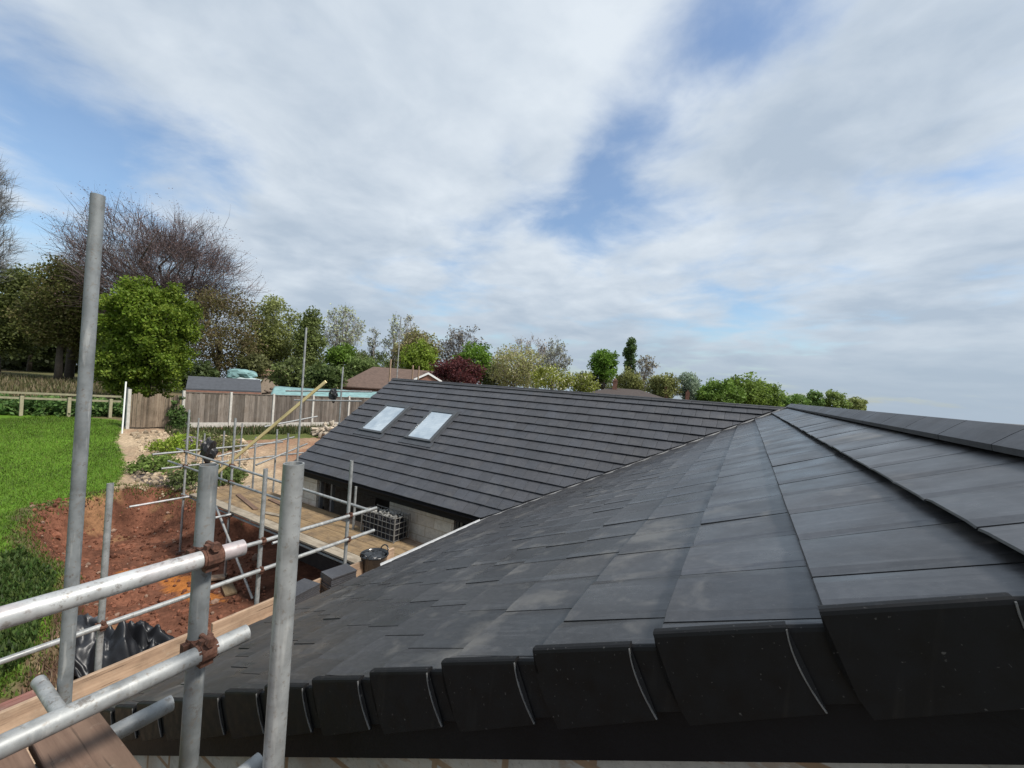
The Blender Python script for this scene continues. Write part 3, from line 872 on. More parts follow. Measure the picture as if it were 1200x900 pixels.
mb.add(gv + [(x + 0.28, y, z) for x, y, z in gv], [(0, 1, 2), (3, 5, 4), (0, 3, 4, 1), (1, 4, 5, 2), (2, 5, 3, 0)])
part(mb, 'end_wall', M_BLOCK)
mb = MB(); mb.box(((XL + 6.1) / 2, 2 * RO[1] - YWF - 0.14, (zb + ztp) / 2), (6.1 - XL) / 2 - .3, 0.14, (ztp - zb) / 2); part(mb, 'back_wall', M_BLOCK)
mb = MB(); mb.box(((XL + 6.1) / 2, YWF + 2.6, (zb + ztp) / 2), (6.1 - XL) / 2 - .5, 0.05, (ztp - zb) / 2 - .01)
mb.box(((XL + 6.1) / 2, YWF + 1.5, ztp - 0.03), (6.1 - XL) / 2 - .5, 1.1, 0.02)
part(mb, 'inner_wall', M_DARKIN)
for (xa, xb) in ((xo1, xo2), (xo3, xo4)):
    mb = MB()
    for x in ((xa + 0.05, xa + 0.55) if xa == xo1 else (xa + 0.05, xa + 0.16)): mb.box((x, YWF + 0.12, (-5.19 + ztp) / 2 - .02), 0.032, 0.05, (ztp + 5.19) / 2 - .03)
    part(mb, 'window_frame', simple('frame_plastic', (0.14, 0.145, 0.15), 0.4) if xa == xo1 else M_FRAME)
# bargeboard and verge caps of the near gable
mb = MB()
kA, kB = K_RIDGE, K_EAVE + 0.25
def vk(k, y, off): return P0 + SN * G * k + NN * off + np.array([0, y, 0])
for (kA, kB, mir) in ((K_RIDGE, K_EAVE + 0.1, False), (K_RIDGE, K_EAVE + 0.1, True)):
    vs = [vk(k, y, o) for y in (1.035, 1.062) for (k, o) in ((kA, -0.05), (kA, -0.275), (kB, -0.275), (kB, -0.05))]
    if mir: vs = [np.array([2 * XR - v[0], v[1], v[2]]) for v in vs]
    mb.add(vs, [(0, 1, 2, 3), (7, 6, 5, 4), (0, 4, 5, 1), (1, 5, 6, 2), (2, 6, 7, 3), (3, 7, 4, 0)])
part(mb, 'bargeboard', M_BLACK)


def verge_cap():
    """one cap in slope coordinates: s down-slope from the lower edge (0), w outward (-Y), h along the normal"""
    D = 0.180; HT = 0.014; Lb = 0.79 * G
    def bow(h): t = min(max(-h / D, 0), 1); return 0.016 * 4 * t * (1 - t) * (1 - 0.3 * t) - 0.004 * t
    def skin(s0, s1, w, ht0, ht1, dep0, dep1):
        mb = MB(); n = 9; rows = []
        for i, t in enumerate(np.linspace(0, 1, 7)):
            sb = s0 + (s1 - s0) * t; dep = dep0 + (dep1 - dep0) * t; ht = ht0 + (ht1 - ht0) * t
            prof = [(0.022, ht - 0.012), (0.022, ht - 0.002), (0.014, ht), (-w + 0.008, ht), (-w + 0.002, ht - 0.003), (-w, ht - 0.010)]
            prof += [(-w, ht - 0.010 + (-dep - ht + 0.010) * q_) for q_ in (0.2, 0.4, 0.6, 0.8, 1.0)] + [(-w + 0.004, -dep - 0.003), (-w + 0.010, -dep), (-w + 0.012, ht - 0.03)]
            rows.append([np.array([sb + bow(h_), w_, h_]) for (w_, h_) in prof])
        n = len(rows[0]); vs = [v for row in rows for v in row]; fs = []
        for k in range(6): fs += [(k * n + i, k * n + (i + 1) % n, (k + 1) * n + (i + 1) % n, (k + 1) * n + i) for i in range(n)]
        fs += [tuple(range(n - 1, -1, -1)), tuple(range(6 * n, 7 * n))]
        return mb.add(vs, fs)
    body = skin(0.006, -Lb, 0.006, 0.013, -0.006, D, D - 0.014)
    rec = skin(-Lb + 0.004, -G - 0.03, -0.005, -0.012, -0.022, D - 0.024, D - 0.022)
    lip = MB(); zz = np.linspace(-0.012, -(D - 0.016), 9)
    for a, b in zip(zz[:-1], zz[1:]):
        pa, pb = np.array([-Lb + bow(a), -0.0065, a]), np.array([-Lb + bow(b), -0.0065, b])
        lip.box((pa + pb) / 2, (pb - pa) / 2, (0, 0.002, 0), (0.0014, 0, 0))
    return body, rec, lip


bodyM, recM, lipM = verge_cap()
cap0 = None
rotN = Matrix(((SN[0], 0, NN[0], 0), (SN[1], 1, NN[1], 0), (SN[2], 0, NN[2], 0), (0, 0, 0, 1)))
capmesh = []
for mbx, nm, mt in ((bodyM, 'verge_cap', M_CAP), (recM, 'cap_overlap', M_CAP), (lipM, 'cap_lip', M_CAPLIP)):
    capmesh.append((mbx, nm, mt))
kk = list(range(-1, int(K_EAVE) + 1))
first = None
for k in kk:
    if first is None:
        b = bodyM.build('verge_cap', M_CAP, house); r = recM.build('cap_overlap', M_CAP, b); l_ = lipM.build('cap_lip', M_CAPLIP, b); first = (b, r, l_)
        obs = first
    else:
        obs = tuple(x.copy() for x in first)
        for x in obs: COL.objects.link(x)
        obs[1].parent = obs[0]; obs[2].parent = obs[0]
    loc = P0 + SN * G * k + np.array([0, YG, -GZ_PIT])
    jr = Matrix.Rotation(random.uniform(-0.006, 0.006), 4, 'Y')
    obs[0].matrix_basis = Matrix.Translation(Vector(loc)) @ rotN @ jr

# skylights
for (u0, u1) in ((-5.73, -4.72), (-3.80, -2.80)):
    s0, s1 = 1.50, 2.84
    mb = MB()
    def FR(u, s, h): return RO + XD * u + SF * s + NF * h
    b_ = 0.095
    def bar(mb, ua, ub, sa, sb, ha, hb): mb.box(FR((ua + ub) / 2, (sa + sb) / 2, (ha + hb) / 2), XD * (ub - ua) / 2, SF * (sb - sa) / 2, NF * (hb - ha) / 2)
    bar(mb, u0, u0 + b_, s0, s1, 0.0, 0.075); bar(mb, u1 - b_, u1, s0, s1, 0.0, 0.075)
    bar(mb, u0 + b_, u1 - b_, s0, s0 + 0.12, 0.0, 0.082); bar(mb, u0 + b_, u1 - b_, s1 - 0.075, s1, 0.0, 0.070)
    fr_ = part(mb, 'skylight', M_FRAME, bevel=0.008)
    mb = MB(); bar(mb, u0 + b_ + .002, u1 - b_ - .002, s0 + 0.122, s1 - 0.077, 0.012, 0.058); g_ = mb.build('pane', M_GLASS, fr_)
    mb = MB(); bar(mb, u0 - 0.10, u1 + 0.10, s1 + 0.002, s1 + 0.17, 0.0, 0.026); bar(mb, u0 - 0.05, u0 - 0.002, s0 - 0.1, s1, 0.0, 0.024); bar(mb, u1 + 0.002, u1 + 0.05, s0 - .1, s1, 0.0, 0.024)
    bar(mb, u0 - 0.002, u1 + 0.002, s0 - 0.1, s0 - .002, 0.0, 0.03)
    mb.build('flashing', M_LEAD, fr_)

# ------------------------------------------------------------------ scaffolding
TR = 0.0285


def coupler(parent, p, da, db, scale=1.0, mat=None, name='coupler'):
    """two collars clamped back to back round two tubes, each with its hinge, bolt and nut"""
    mb = MB(); p = np.asarray(p, float); da = np.asarray(da, float); db = np.asarray(db, float)
    nrm = np.cross(da, db); nrm = nrm / (np.linalg.norm(nrm) + 1e-9)
    r = TR * scale * 0.85
    for d, s, o in ((da, 1, db), (db, -1, da)):
        c = p + nrm * s * (TR + 0.002)
        mb.tube(c - d * 0.030, c + d * 0.030, r * 1.28, n=14); mb.tube(c - d * 0.022, c + d * 0.022, r * 1.40, n=14)
        for q_ in (-1, 1):
            e = c + o * q_ * r * 1.45
            mb.box(e, d * 0.02, nrm * r * 0.55, o * 0.010)
        e = c + o * r * 1.75
        mb.tube(e - nrm * r * 1.6, e + nrm * r * 1.7, 0.008, n=8); mb.tube(e + nrm * r * s * 1.0, e + nrm * r * s * 1.55, 0.016, n=6)
    mb.box(p, da * 0.028, db * 0.028, nrm * 0.012)
    return mb.build(name, mat or M_RUST, parent, smooth=False)


def tube_part(parent, name, a, b, mat, n=16):
    return MB().tube(a, b, TR, n=n, hollow=True).build(name, mat, parent, smooth=True, autosm=math.radians(40))


def board(name, mat, a, b, width, thick, widthdir, label, group=None, cat='board', up=None, sag=0.0):
    """one scaffold board from a to b, its own object with local X along the grain"""
    a = np.asarray(a, float); b = np.asarray(b, float); d = b - a; L = np.linalg.norm(d); d = d / L
    w = np.asarray(widthdir, float); w = w - d * (w @ d); w = w / np.linalg.norm(w); u = np.cross(d, w)
    mb = MB(); mb.box((0, 0, 0), L / 2, width / 2, thick / 2)
    o = mb.build(name, mat, None, bevel=min(0.006, thick * 0.2))
    Mx = Matrix(((d[0], w[0], u[0], 0), (d[1], w[1], u[1], 0), (d[2], w[2], u[2], 0), (0, 0, 0, 1)))
    o.matrix_world = Matrix.Translation(Vector((a + b) / 2)) @ Mx
    tag(o, label, cat, group)
    return o


X_, Y_, Z_ = np.array([1.0, 0, 0]), np.array([0, 1.0, 0]), np.array([0, 0, 1.0])
# -- gable end scaffold, the one the photo is taken from
gs = empty('gable_scaffold', (0, 0, 0), 'nearest scaffold of stout grey tubes at the near gable end', 'scaffold')
YS = 0.72
tube_part(gs, 'standard', (-1.62, YS, GZ_PIT), (-1.62, YS, -0.36), M_GALV_D, 24)
tube_part(gs, 'standard', (-1.145, YS + 0.01, GZ_PIT), (-1.145, YS + 0.01, -0.28), M_GALV, 24)
tube_part(gs, 'standard', (-2.935, YS, GZ_PIT), (-2.935, YS, 0.815), M_GALV_D, 24)
tube_part(gs, 'guard_rail', (-1.565, -3.2, -0.668), (-1.565, 0.824, -0.668), M_GALV_P, 24)
tube_part(gs, 'guard_rail', (-1.555, -3.2, -0.992), (-1.555, 0.852, -0.992), M_GALV, 24)
tube_part(gs, 'transom', (-1.84, -1.0, -1.315), (-1.84, 0.745, -1.315), M_GALV, 20)
tube_part(gs, 'transom', (-1.22, -1.0, -1.31), (-1.22, 0.735, -1.21), M_GALV, 20)
tube_part(gs, 'ledger', (-3.07, 0.655, -1.70), (1.5, 0.655, -1.70), M_GALV, 20)
tube_part(gs, 'ledger', (-3.2, 0.66, -3.9), (1.5, 0.66, -3.9), M_GALV, 12)
coupler(gs, (-1.592, YS, -0.668), Z_, Y_); coupler(gs, (-1.588, YS, -0.992), Z_, Y_)
coupler(gs, (-1.62, 0.69, -1.70), X_, Z_)
# boards underfoot
ws = 0.265
e0 = 0.553
for i, nm in enumerate(('brown worn scaffold board underfoot, the one nearest the gable', 'second brown scaffold board back from the gable', 'third brown scaffold board back from the gable', 'fourth brown scaffold board back from the gable')):
    y1 = e0 + 0.11 - i * (ws + 0.012) if i else e0; ws_ = 0.155 if i == 0 else ws
    board('scaffold_board', M_BOARD_BROWN, (-1.93 - 0.02 * (i % 2), y1 - ws_ / 2, -1.262 - 0.004 * i), (0.9, y1 - ws_ / 2, -1.262), ws_, 0.045, Y_, nm, 'boards of the near gable platform')

# -- near eave scaffold
es = empty('eave_scaffold', (0, 0, 0), 'scaffold with two pale guard rails running along the near roof eaves', 'scaffold')
XS = -5.65
for (y, zt_) in ((4.64, -1.48), (3.22, -1.41), (1.63, -1.33)):
    tube_part(es, 'standard', (XS - 0.03, y, GZ_PIT), (XS - 0.03, y, zt_), M_GALV, 14)
tube_part(es, 'guard_rail', (XS + 0.03, -3, -2.395), (XS + 0.03, 5.19, -2.395), M_GALV, 14)
tube_part(es, 'guard_rail', (XS + 0.03, -3, -2.80), (XS + 0.03, 5.17, -2.79), M_GALV, 14)
tube_part(es, 'ledger', (XS + 0.03, -3, -3.62), (XS + 0.03, 5.3, -3.62), M_GALV_D, 10)
for y in (4.64, 3.22, 1.63):
    for z in (-2.395, -2.80, -3.62): coupler(es, (XS, y, z), Z_, Y_, 1.0)
    tube_part(es, 'transom', (XS - 0.25, y + 0.07, -3.56), (XWN - 0.02, y + 0.07, -3.56), M_GALV_D, 10)
for y in (4.64, 3.22, 1.63): MB().box((XS - 0.03, y, GZ_PIT + 0.01), 0.09, 0.09, 0.006).build('base_plate', M_RUST, es)
# toe boards standing on edge and the deck behind them
board('toe_board', M_BOARD, (XS + 0.085, -2.3, -3.358), (XS + 0.085, 2.48, -3.358), 0.262, 0.045, Z_, 'pale toe board on edge, the nearer of two along the near eaves', 'toe boards along the near eaves')
board('toe_board', M_BOARD, (XS + 0.095, 2.62, -3.352), (XS + 0.095, 5.62, -3.352), 0.262, 0.045, Z_, 'pale toe board on edge below the two small tile stacks', 'toe boards along the near eaves')
nmx = ('outermost', 'second', 'third', 'innermost')
for i in range(4):
    x = XS + 0.255 + i * 0.272
    board('scaffold_board', M_BOARD, (x, -2.0, -3.507), (x, 2.68 + 0.1 * (i % 2), -3.507), ws, 0.045, X_, '%s deck board under the near eaves, near length behind the toe board' % nmx[i], 'deck boards under the near eaves')
    board('scaffold_board', M_BOARD, (x, 2.82 + 0.1 * (i % 2), -3.507), (x, 5.62, -3.507), ws, 0.045, X_, '%s deck board under the near eaves, length beside the tile stacks' % nmx[i], 'deck boards under the near eaves')
board('painted_plank', M_REDBOARD, (-6.55, -1.0, -3.86), (-6.35, 1.35, -3.66), 0.2, 0.04, X_, 'flaking red painted plank beside the near scaffold over the soil', None, 'plank')
board('painted_plank', M_BOARD_GREY, (-6.9, -0.6, -4.35), (-7.3, 1.7, -4.55), 0.12, 0.03, X_, 'thin grey plank lying on the soil beside the near lawn corner', None, 'plank')

# -- far wing scaffold
fs_ = empty('front_scaffold', (0, 0, 0), 'scaffold of thin grey tubes along the front of the far wing', 'scaffold')
YF = 5.6
for px, py in ((222, 480), (276, 490), (240, 508)):
    p = hit(px, py, 1, YF if px != 240 else 7.9)
    q_ = hit(px - 0.06 * (650 - py), 650, 1, p[1])
    tube_part(fs_, 'standard', (p[0], p[1], gz(p[0], p[1]) - .02), p, M_GALV, 10)
    MB().box((p[0], p[1], gz(p[0], p[1]) + 0.07), 0.09, 0.09, 0.006).build('base_plate', M_RUST, fs_)
for x, zt_ in ((-8.9, -2.2),):
    tube_part(fs_, 'standard', (x, YF, GZ_PIT), (x, YF, zt_), M_GALV, 10)
tube_part(fs_, 'standard', (-8.05, 6.75, -5.5), (-8.05, 6.75, -2.75), M_GALV, 10)
tube_part(fs_, 'guard_rail', (-14.4, YF - 0.06, -2.60), (-6.12, YF - 0.06, -2.64), M_GALV, 10)
tube_part(fs_, 'guard_rail', (-14.9, YF - 0.06, -3.04), (-8.6, YF - 0.06, -3.02), M_GALV, 10)
tube_part(fs_, 'guard_rail', (-13.9, 4.80, -2.61), (-13.9, 8.4, -2.59), M_GALV, 10)
tube_part(fs_, 'guard_rail', (-13.9, 5.02, -3.03), (-13.9, 9.2, -3.06), M_GALV, 10)
tube_part(fs_, 'ledger', (-14.2, YF + 0.06, -3.92), (-6.2, YF + 0.06, -3.92), M_GALV_D, 10)
tube_part(fs_, 'ledger', (-13.6, 7.0, -3.92), (-6.2, 7.0, -3.92), M_GALV_D, 10)
tube_part(fs_, 'brace', (-11.9, YF - 0.09, -3.75), (-9.9, YF - 0.09, -5.55), M_GALV, 10)
for x in (-13.7, -11.4, -8.9): tube_part(fs_, 'transom', (x + .08, YF - 0.35 if x > -13 else YF - 1.3, -3.868), (x + .08, 7.25, -3.868), M_GALV_P, 10)
for x in (-13.88, -11.36, -8.9):
    for z in (-2.61, -3.03, -3.92): coupler(fs_, (x, YF - 0.03, z), Z_, X_, 1.0)
# deck of the far wing scaffold: outer grey board, sandy boards inside
rows = ('outermost', 'second', 'third', 'fourth', 'fifth')
for i in range(5):
    y = YF + 0.14 + i * 0.272
    mt = M_BOARD_GREY if i == 0 else M_BOARD_FAR
    xm = -9.9 + 0.35 * ((i * 3) % 4 - 1.5)
    board('scaffold_board', mt, (-13.6, y, -3.815), (xm - 0.01, y, -3.812), ws, 0.045, Y_, '%s board from the pit on the far wing platform, left length' % rows[i], 'boards of the far wing platform')
    board('scaffold_board', mt, (xm + 0.01, y, -3.815 + 0.005 * (i % 2)), (-5.35, y, -3.815), ws, 0.045, Y_, '%s board from the pit on the far wing platform, right length' % rows[i], 'boards of the far wing platform')
board('scaffold_board', M_BOARD_FAR, (-13.0, 7.17, -3.87), (-9.2, 7.17, -3.87), ws, 0.045, Y_, 'innermost board against the far wing wall, left length', 'boards of the far wing platform')
board('scaffold_board', M_BOARD, (-9.15, 7.17, -3.87), (-4.9, 7.17, -3.87), ws, 0.045, Y_, 'innermost board against the far wing wall, under the wire crate', 'boards of the far wing platform')
for (xa, ya, xb, yb, lb, mt) in ((-12.6, 6.4, -11.0, 6.05, 'short dark offcut plank lying on the far wing platform', M_BOARD_BROWN), (-11.6, 6.75, -10.0, 6.6, 'second dark offcut plank on the far wing platform near the wall', M_BOARD_BROWN), (-10.6, 6.05, -9.6, 6.3, 'grey offcut plank lying askew on the far wing platform', M_BOARD_GREY)):
    board('offcut_plank', mt, (xa, ya, -3.772), (xb, yb, -3.772), 0.12, 0.03, Y_, lb, None, 'plank')
# sole boards under the far standards
for (px, py, lb, a) in ((208, 660, 'pale sole board under the leftmost far standard in the pit', 0.5), (268, 690, 'brown sole board in the pit under the second far standard', -0.3), (246, 680, 'small pale offcut lying in the pit near the orange clay', 0.9)):
    p = hit(px, py, 2, GZ_PIT + 0.03); p[2] = gz(p[0], p[1]) + 0.05
    board('sole_board', M_BOARD if 'pale' in lb else M_BOARD_FAR, p - np.array([math.cos(a), math.sin(a), 0]) * 0.35, p + np.array([math.cos(a), math.sin(a), 0.06]) * 0.35, 0.25, 0.05, np.array([-math.sin(a), math.cos(a), 0]), lb)

# -- scaffold beyond the far gable
bs = empty('rear_scaffold', (0, 0, 0), 'scaffold of thin tall tubes beyond the left end of the far roof', 'scaffold')
def vpole(px, py, d, zb_=None, mat=M_GALV):
    p = at(px, py, d); z = gz(p[0], p[1]) if zb_ is None else zb_
    return tube_part(bs, 'standard', (p[0], p[1], z), p, mat, 10)
for a in ((359, 384, 11.8), (402, 430, 14.2), (338, 508, 12.5), (325, 503, 13.5), (284, 496, 16), (246, 512, 15.5), (470, 371, 22), (233, 490, 17)): vpole(*a)
for (a, b) in (((335, 458, 13.8), (436, 459, 13.8)), ((345, 469, 13.6), (424, 470, 13.6)), ((300, 545, 12.6), (360, 520, 14.5)), ((310, 500, 14), (372, 488, 15.5)), ((255, 535, 13.5), (345, 512, 15.5))):
    tube_part(bs, 'guard_rail', at(*a), at(*b), M_GALV, 10)
for a in ((263, 505, 14.8), (300, 512, 13.2)): vpole(*a)
# timber props beside the far ridge, their feet on the far scaffold
for (px, py, d, lb) in ((458, 421, 20, 'pale upright timber prop at the left end of the far ridge'), (484, 428, 22, 'left one of two short timber uprights by the white gable'), (491, 429, 22, 'right one of two short timber uprights by the white gable')):
    p = at(px, py, d)
    board('timber_prop', M_BOARD, (p[0], p[1], gz(p[0], p[1])), p, 0.07, 0.05, X_, lb, None, 'prop')
# long fresh batten leaning over the rails
ta, tb_ = at(250, 558, 12.4), at(382, 447, 12.0)
board('timber_batten', M_TIMBER, ta, tb_, 0.085, 0.05, Z_, 'long pale yellow timber leaning up beside the far roof edge', None, 'timber')


def blob(name, c, r, seed, mat, label, cat, squash=(1, 1, 1), rough=0.25):
    bm = bmesh.new(); bmesh.ops.create_icosphere(bm, subdivisions=3, radius=1.0)
    for v in bm.verts:
        n = mnoise.noise(v.co * 1.7 + Vector((seed, seed * 2, 0))) + 0.5 * mnoise.noise(v.co * 4.5 + Vector((seed, 0, 3)))
        v.co = Vector((v.co.x * r * squash[0], v.co.y * r * squash[1], v.co.z * r * squash[2])) * (1 + rough * n)
    me = bpy.data.meshes.new(name); bm.to_mesh(me); bm.free(); me.materials.append(mat)
    o = bpy.data.objects.new(name, me); COL.objects.link(o); o.location = c
    return tag(o, label, cat)


p = at(244, 528, 12.2); blob('bin_bag', p, 0.26, 3, M_BAG, 'black bag hung on the far scaffold rails above the pit', 'bag', (0.75, 0.75, 1.25), 0.5)
p = at(390, 463, 13.75); blob('bin_bag', p, 0.16, 8, M_BAG, 'small black bag hanging from the rail before the teal sheeting', 'bag', (0.9, 0.7, 1.3), 0.5)

# ------------------------------------------------------------------ things on the platforms and in the pit
def tile_stack(cx, cy, cz, ang, tilt, n, label):
    root = empty('tile_stack', (cx, cy, cz), label, 'roof tiles', 'small stacks of tiles on the eave platform')
    root.rotation_euler = (tilt, 0, ang)
    for i in range(n):
        mb = MB(); t = random.uniform(0.85, 1.15); mb.box((random.uniform(-.008, .008), random.uniform(-.01, .01), 0.014 + i * 0.027), 0.16, 0.21, 0.0125, (t, t, t)); mb.build('tile', M_TILE_FAR, root, bevel=0.003)
    return root


tile_stack(-5.40, 3.66, -3.482, 0.14, 0.0, 13, 'stack of dark roof tiles on the platform, nearer the camera')
tile_stack(-5.40, 4.30, -3.482, -0.12, 0.0, 13, 'stack of dark roof tiles between the other stack and the black tub')

# black tub
tp = hit(439, 647, 2, -3.12)
root = empty('rubber_tub', (tp[0], tp[1], -3.484), 'glossy black rubber tub with loop handles at the platform corner', 'tub')
mb = MB(); n = 28; prof = [(0.0, 0.012), (0.17, 0.0), (0.185, 0.02), (0.225, 0.30), (0.245, 0.33), (0.238, 0.345), (0.222, 0.335), (0.205, 0.29), (0.17, 0.03), (0.0, 0.026)]
vs = []; fs = []
for (r, z) in prof:
    t = np.linspace(0, 2 * math.pi, n, endpoint=False); vs.append(np.stack([r * np.cos(t), r * np.sin(t), np.full(n, z)], -1))
for k in range(len(prof) - 1): fs += [(k * n + i, k * n + (i + 1) % n, (k + 1) * n + (i + 1) % n, (k + 1) * n + i) for i in range(n)]
mb.add(np.vstack(vs), fs); mb.build('tub_body', M_BUCKET, root, smooth=True)
for s in (-1, 1):
    mb = MB(); pts = [(0.09 * math.cos(t), s * (0.222 + 0.03 * math.sin(t)), 0.33 + 0.085 * math.sin(t)) for t in np.linspace(0, math.pi, 9)]
    mb.path(pts, [0.012] * 9, 8); mb.build('handle', M_BUCKET, root, smooth=True)
bm_ = blob('tub_liner', (0, 0, 0.27), 0.2, 5, M_BUCKET, None, None, (1, 1, 0.42), 0.35); bm_.parent = root
del_ = [k for k in bm_.keys() if k in ('label', 'category')]

# wire crate of dark tiles against the wall
cx0, cx1, cy0, cy1, cz0, ch = -7.78, -6.72, 6.78, 7.22, -3.79, 0.54
root = empty('wire_crate', ((cx0 + cx1) / 2, (cy0 + cy1) / 2, cz0), 'wire mesh crate packed with dark tile pieces by the block wall', 'crate')
oc = np.array([(cx0 + cx1) / 2, (cy0 + cy1) / 2, cz0])
mb = MB(); w2, d2 = (cx1 - cx0) / 2, (cy1 - cy0) / 2
for z in np.linspace(0.02, ch, 5):
    for s in (-1, 1): mb.tube((-w2, s * d2, z), (w2, s * d2, z), 0.008, n=6); mb.tube((s * w2, -d2, z), (s * w2, d2, z), 0.008, n=6)
for x in np.linspace(-w2, w2, 9):
    for s in (-1, 1): mb.tube((x, s * d2, 0.0), (x, s * d2, ch), 0.0065, n=6)
for y in np.linspace(-d2, d2, 4):
    for s in (-1, 1): mb.tube((s * w2, y, 0.0), (s * w2, y, ch), 0.0065, n=6)
mb.build('mesh_panel', M_WIRE, root)
for sx in (-1, 1):
    for sy in (-1, 1): MB().tube((sx * (w2 + .012), sy * (d2 + .012), 0), (sx * (w2 + .012), sy * (d2 + .012), ch + 0.02), 0.018, n=8).build('corner_post', M_WIRE, root)
mb = MB()
for x in np.arange(-w2 + 0.05, w2 - 0.04, 0.034):
    for y in (-d2 * .5, d2 * .5):
        t = random.uniform(0.5, 1.3); hh = random.uniform(0.36, 0.50)
        mb.box((x, y, hh / 2 + 0.01), 0.012, d2 * 0.42, hh / 2, np.array((0.035, 0.035, 0.04)) * t)
for i in range(90):
    r = random.uniform(0.02, 0.045); x, y = random.uniform(-w2 + .05, w2 - .05), random.uniform(-d2 + .05, d2 - .05)
    mb.add(IV * r * RNG.uniform(0.6, 1.3, 3) + (x, y, 0.5 + random.uniform(-.01, .04)), IF, np.array((0.24, 0.235, 0.22)) * random.uniform(0.5, 1.2))
mb.build('tile_pieces', M_RUBBLE, root)


def sheet(name, c, sx, sy, ht, seed, label, cat, tintfn, ang=0.0, mat=None, n=110):
    g = np.linspace(-1, 1, n); A_, B_ = np.meshgrid(g, g, indexing='ij')
    rad = np.hypot(A_, B_); ca_, sa_ = math.cos(ang), math.sin(ang)
    lx = A_ * sx; ly = B_ * sy
    wx = c[0] + ca_ * lx - sa_ * ly; wy = c[1] + sa_ * lx + ca_ * ly
    fold = np.abs(vnoise(A_ + 7 * seed, B_, 2.0, seed, 3)) + 0.45 * (1 - np.abs(vnoise(A_ * 1.3, B_ * 0.7 + seed, 2.6, seed + 1, 4)) * 3).clip(-0.4, 1) * 0.2 + 0.05 * vnoise(A_, B_, 14, seed + 2, 2)
    h = ht * np.clip(1 - rad ** 2, 0, 1) ** 0.6 * (0.55 + 1.1 * fold) + 0.16 * fold * np.clip(1.25 - rad, 0, 1)
    wx = wx + 0.12 * vnoise(A_, B_, 3, seed + 3, 2); wy = wy + 0.12 * vnoise(A_, B_, 3, seed + 5, 2)
    wz = ground_z(wx, wy) + h + 0.015
    idx = np.arange(n * n).reshape(n, n); keep = rad[:-1, :-1] < 1.0 + 0.25 * vnoise(A_, B_, 2, seed + 8, 2)[:-1, :-1]
    f = np.stack([idx[:-1, :-1], idx[1:, :-1], idx[1:, 1:], idx[:-1, 1:]], -1)[keep]
    mb = MB(); mb.add(np.stack([wx, wy, wz], -1).reshape(-1, 3), [tuple(x) for x in f.tolist()]); mb.c = [tintfn(A_, B_).reshape(-1, 3)]
    o = mb.build(name, mat or M_PLASTICSHEET, None, smooth=True)
    sm = o.modifiers.new('thick', 'SOLIDIFY'); sm.thickness = 0.006
    return tag(o, label, cat)


def tint_black(A_, B_):
    k = np.clip((vnoise(A_, B_, 1.6, 77, 2) - 0.25) * 4, 0, 1)[..., None]
    return np.array((0.012, 0.013, 0.016)) * (1 - k) + np.array((0.13, 0.135, 0.15)) * k


sheet('plastic_sheet', (-8.9, 3.15), 1.35, 0.75, 0.75, 2, 'crumpled black plastic sheeting heaped in the pit behind the toe board', 'plastic sheet', tint_black, 0.3)
sheet('plastic_sheet', (-7.9, 3.95), 0.75, 0.4, 0.25, 6, 'flatter black plastic sheet in the pit beside the nearest eave standard', 'plastic sheet', lambda a, b: np.broadcast_to(np.array((0.012, 0.013, 0.016)), a.shape + (3,)), 0.7)

# ------------------------------------------------------------------ garden: fences
def lerp(a, b, t): return np.asarray(a) + (np.asarray(b) - np.asarray(a)) * t


pf = empty('panel_fence', (-25.2, 9.0, -3.4), 'weathered boarded fence with pale concrete posts across the garden', 'fence')
fpx = [(213, 499.5), (268.5, 499), (318.5, 499), (365, 498.5), (407, 498), (446, 497.5), (482, 497)]
FP = [hit(x, y, 2, -3.38) for x, y in fpx]
for i, p in enumerate(FP):
    MB().box(p + np.array([0, 0, 0.86]) - pf_loc if False else p + Z_ * 0.86 - np.array(pf.location), 0.055, 0.055, 0.98).build('post', M_POST, pf)
for i, (a, b) in enumerate(zip(FP[:-1], FP[1:])):
    d = b - a; L = np.linalg.norm(d); d = d / L; nrm = np.cross(d, Z_)
    mb = MB(); nb = int(L / 0.125)
    for j in range(nb):
        t0 = 0.07 + (L - 0.14) * j / nb; w_ = (L - 0.14) / nb
        c = a + d * (t0 + w_ / 2) + Z_ * (0.95 + random.uniform(-.006, .006)) + nrm * (0.010 if j % 2 else -0.004) - np.array(pf.location)
        mb.box(c, d * w_ * 0.53, nrm * 0.009, Z_ * 0.80, (random.uniform(0.6, 1.4),) * 3)
    mb.build('fence_panel', M_FENCE, pf)
    mb = MB(); mb.box((a + b) / 2 + Z_ * 0.06 - np.array(pf.location), d * (L / 2 - 0.06), nrm * 0.03, Z_ * 0.13); mb.build('gravel_board', M_POST, pf)
    mb = MB(); mb.box((a + b) / 2 + Z_ * 1.765 - np.array(pf.location), d * (L / 2 - 0.06), nrm * 0.04, Z_ * 0.02); mb.build('capping_rail', M_FENCE, pf)
pf2 = empty('panel_fence', (-26.0, 8.0, -3.4), 'warm brown leaning boarded fence left of the concrete posts', 'fence')
a, b = hit(149, 500, 2, -3.4), hit(211, 501, 2, -3.42)
MB().box(a + Z_ * 0.85 - np.array(pf2.location), 0.06, 0.06, 0.98).build('post', M_POST, pf2)
d = b - a; L = np.linalg.norm(d); d = d / L; nrm = np.cross(d, Z_); nb = 22; mb = MB()
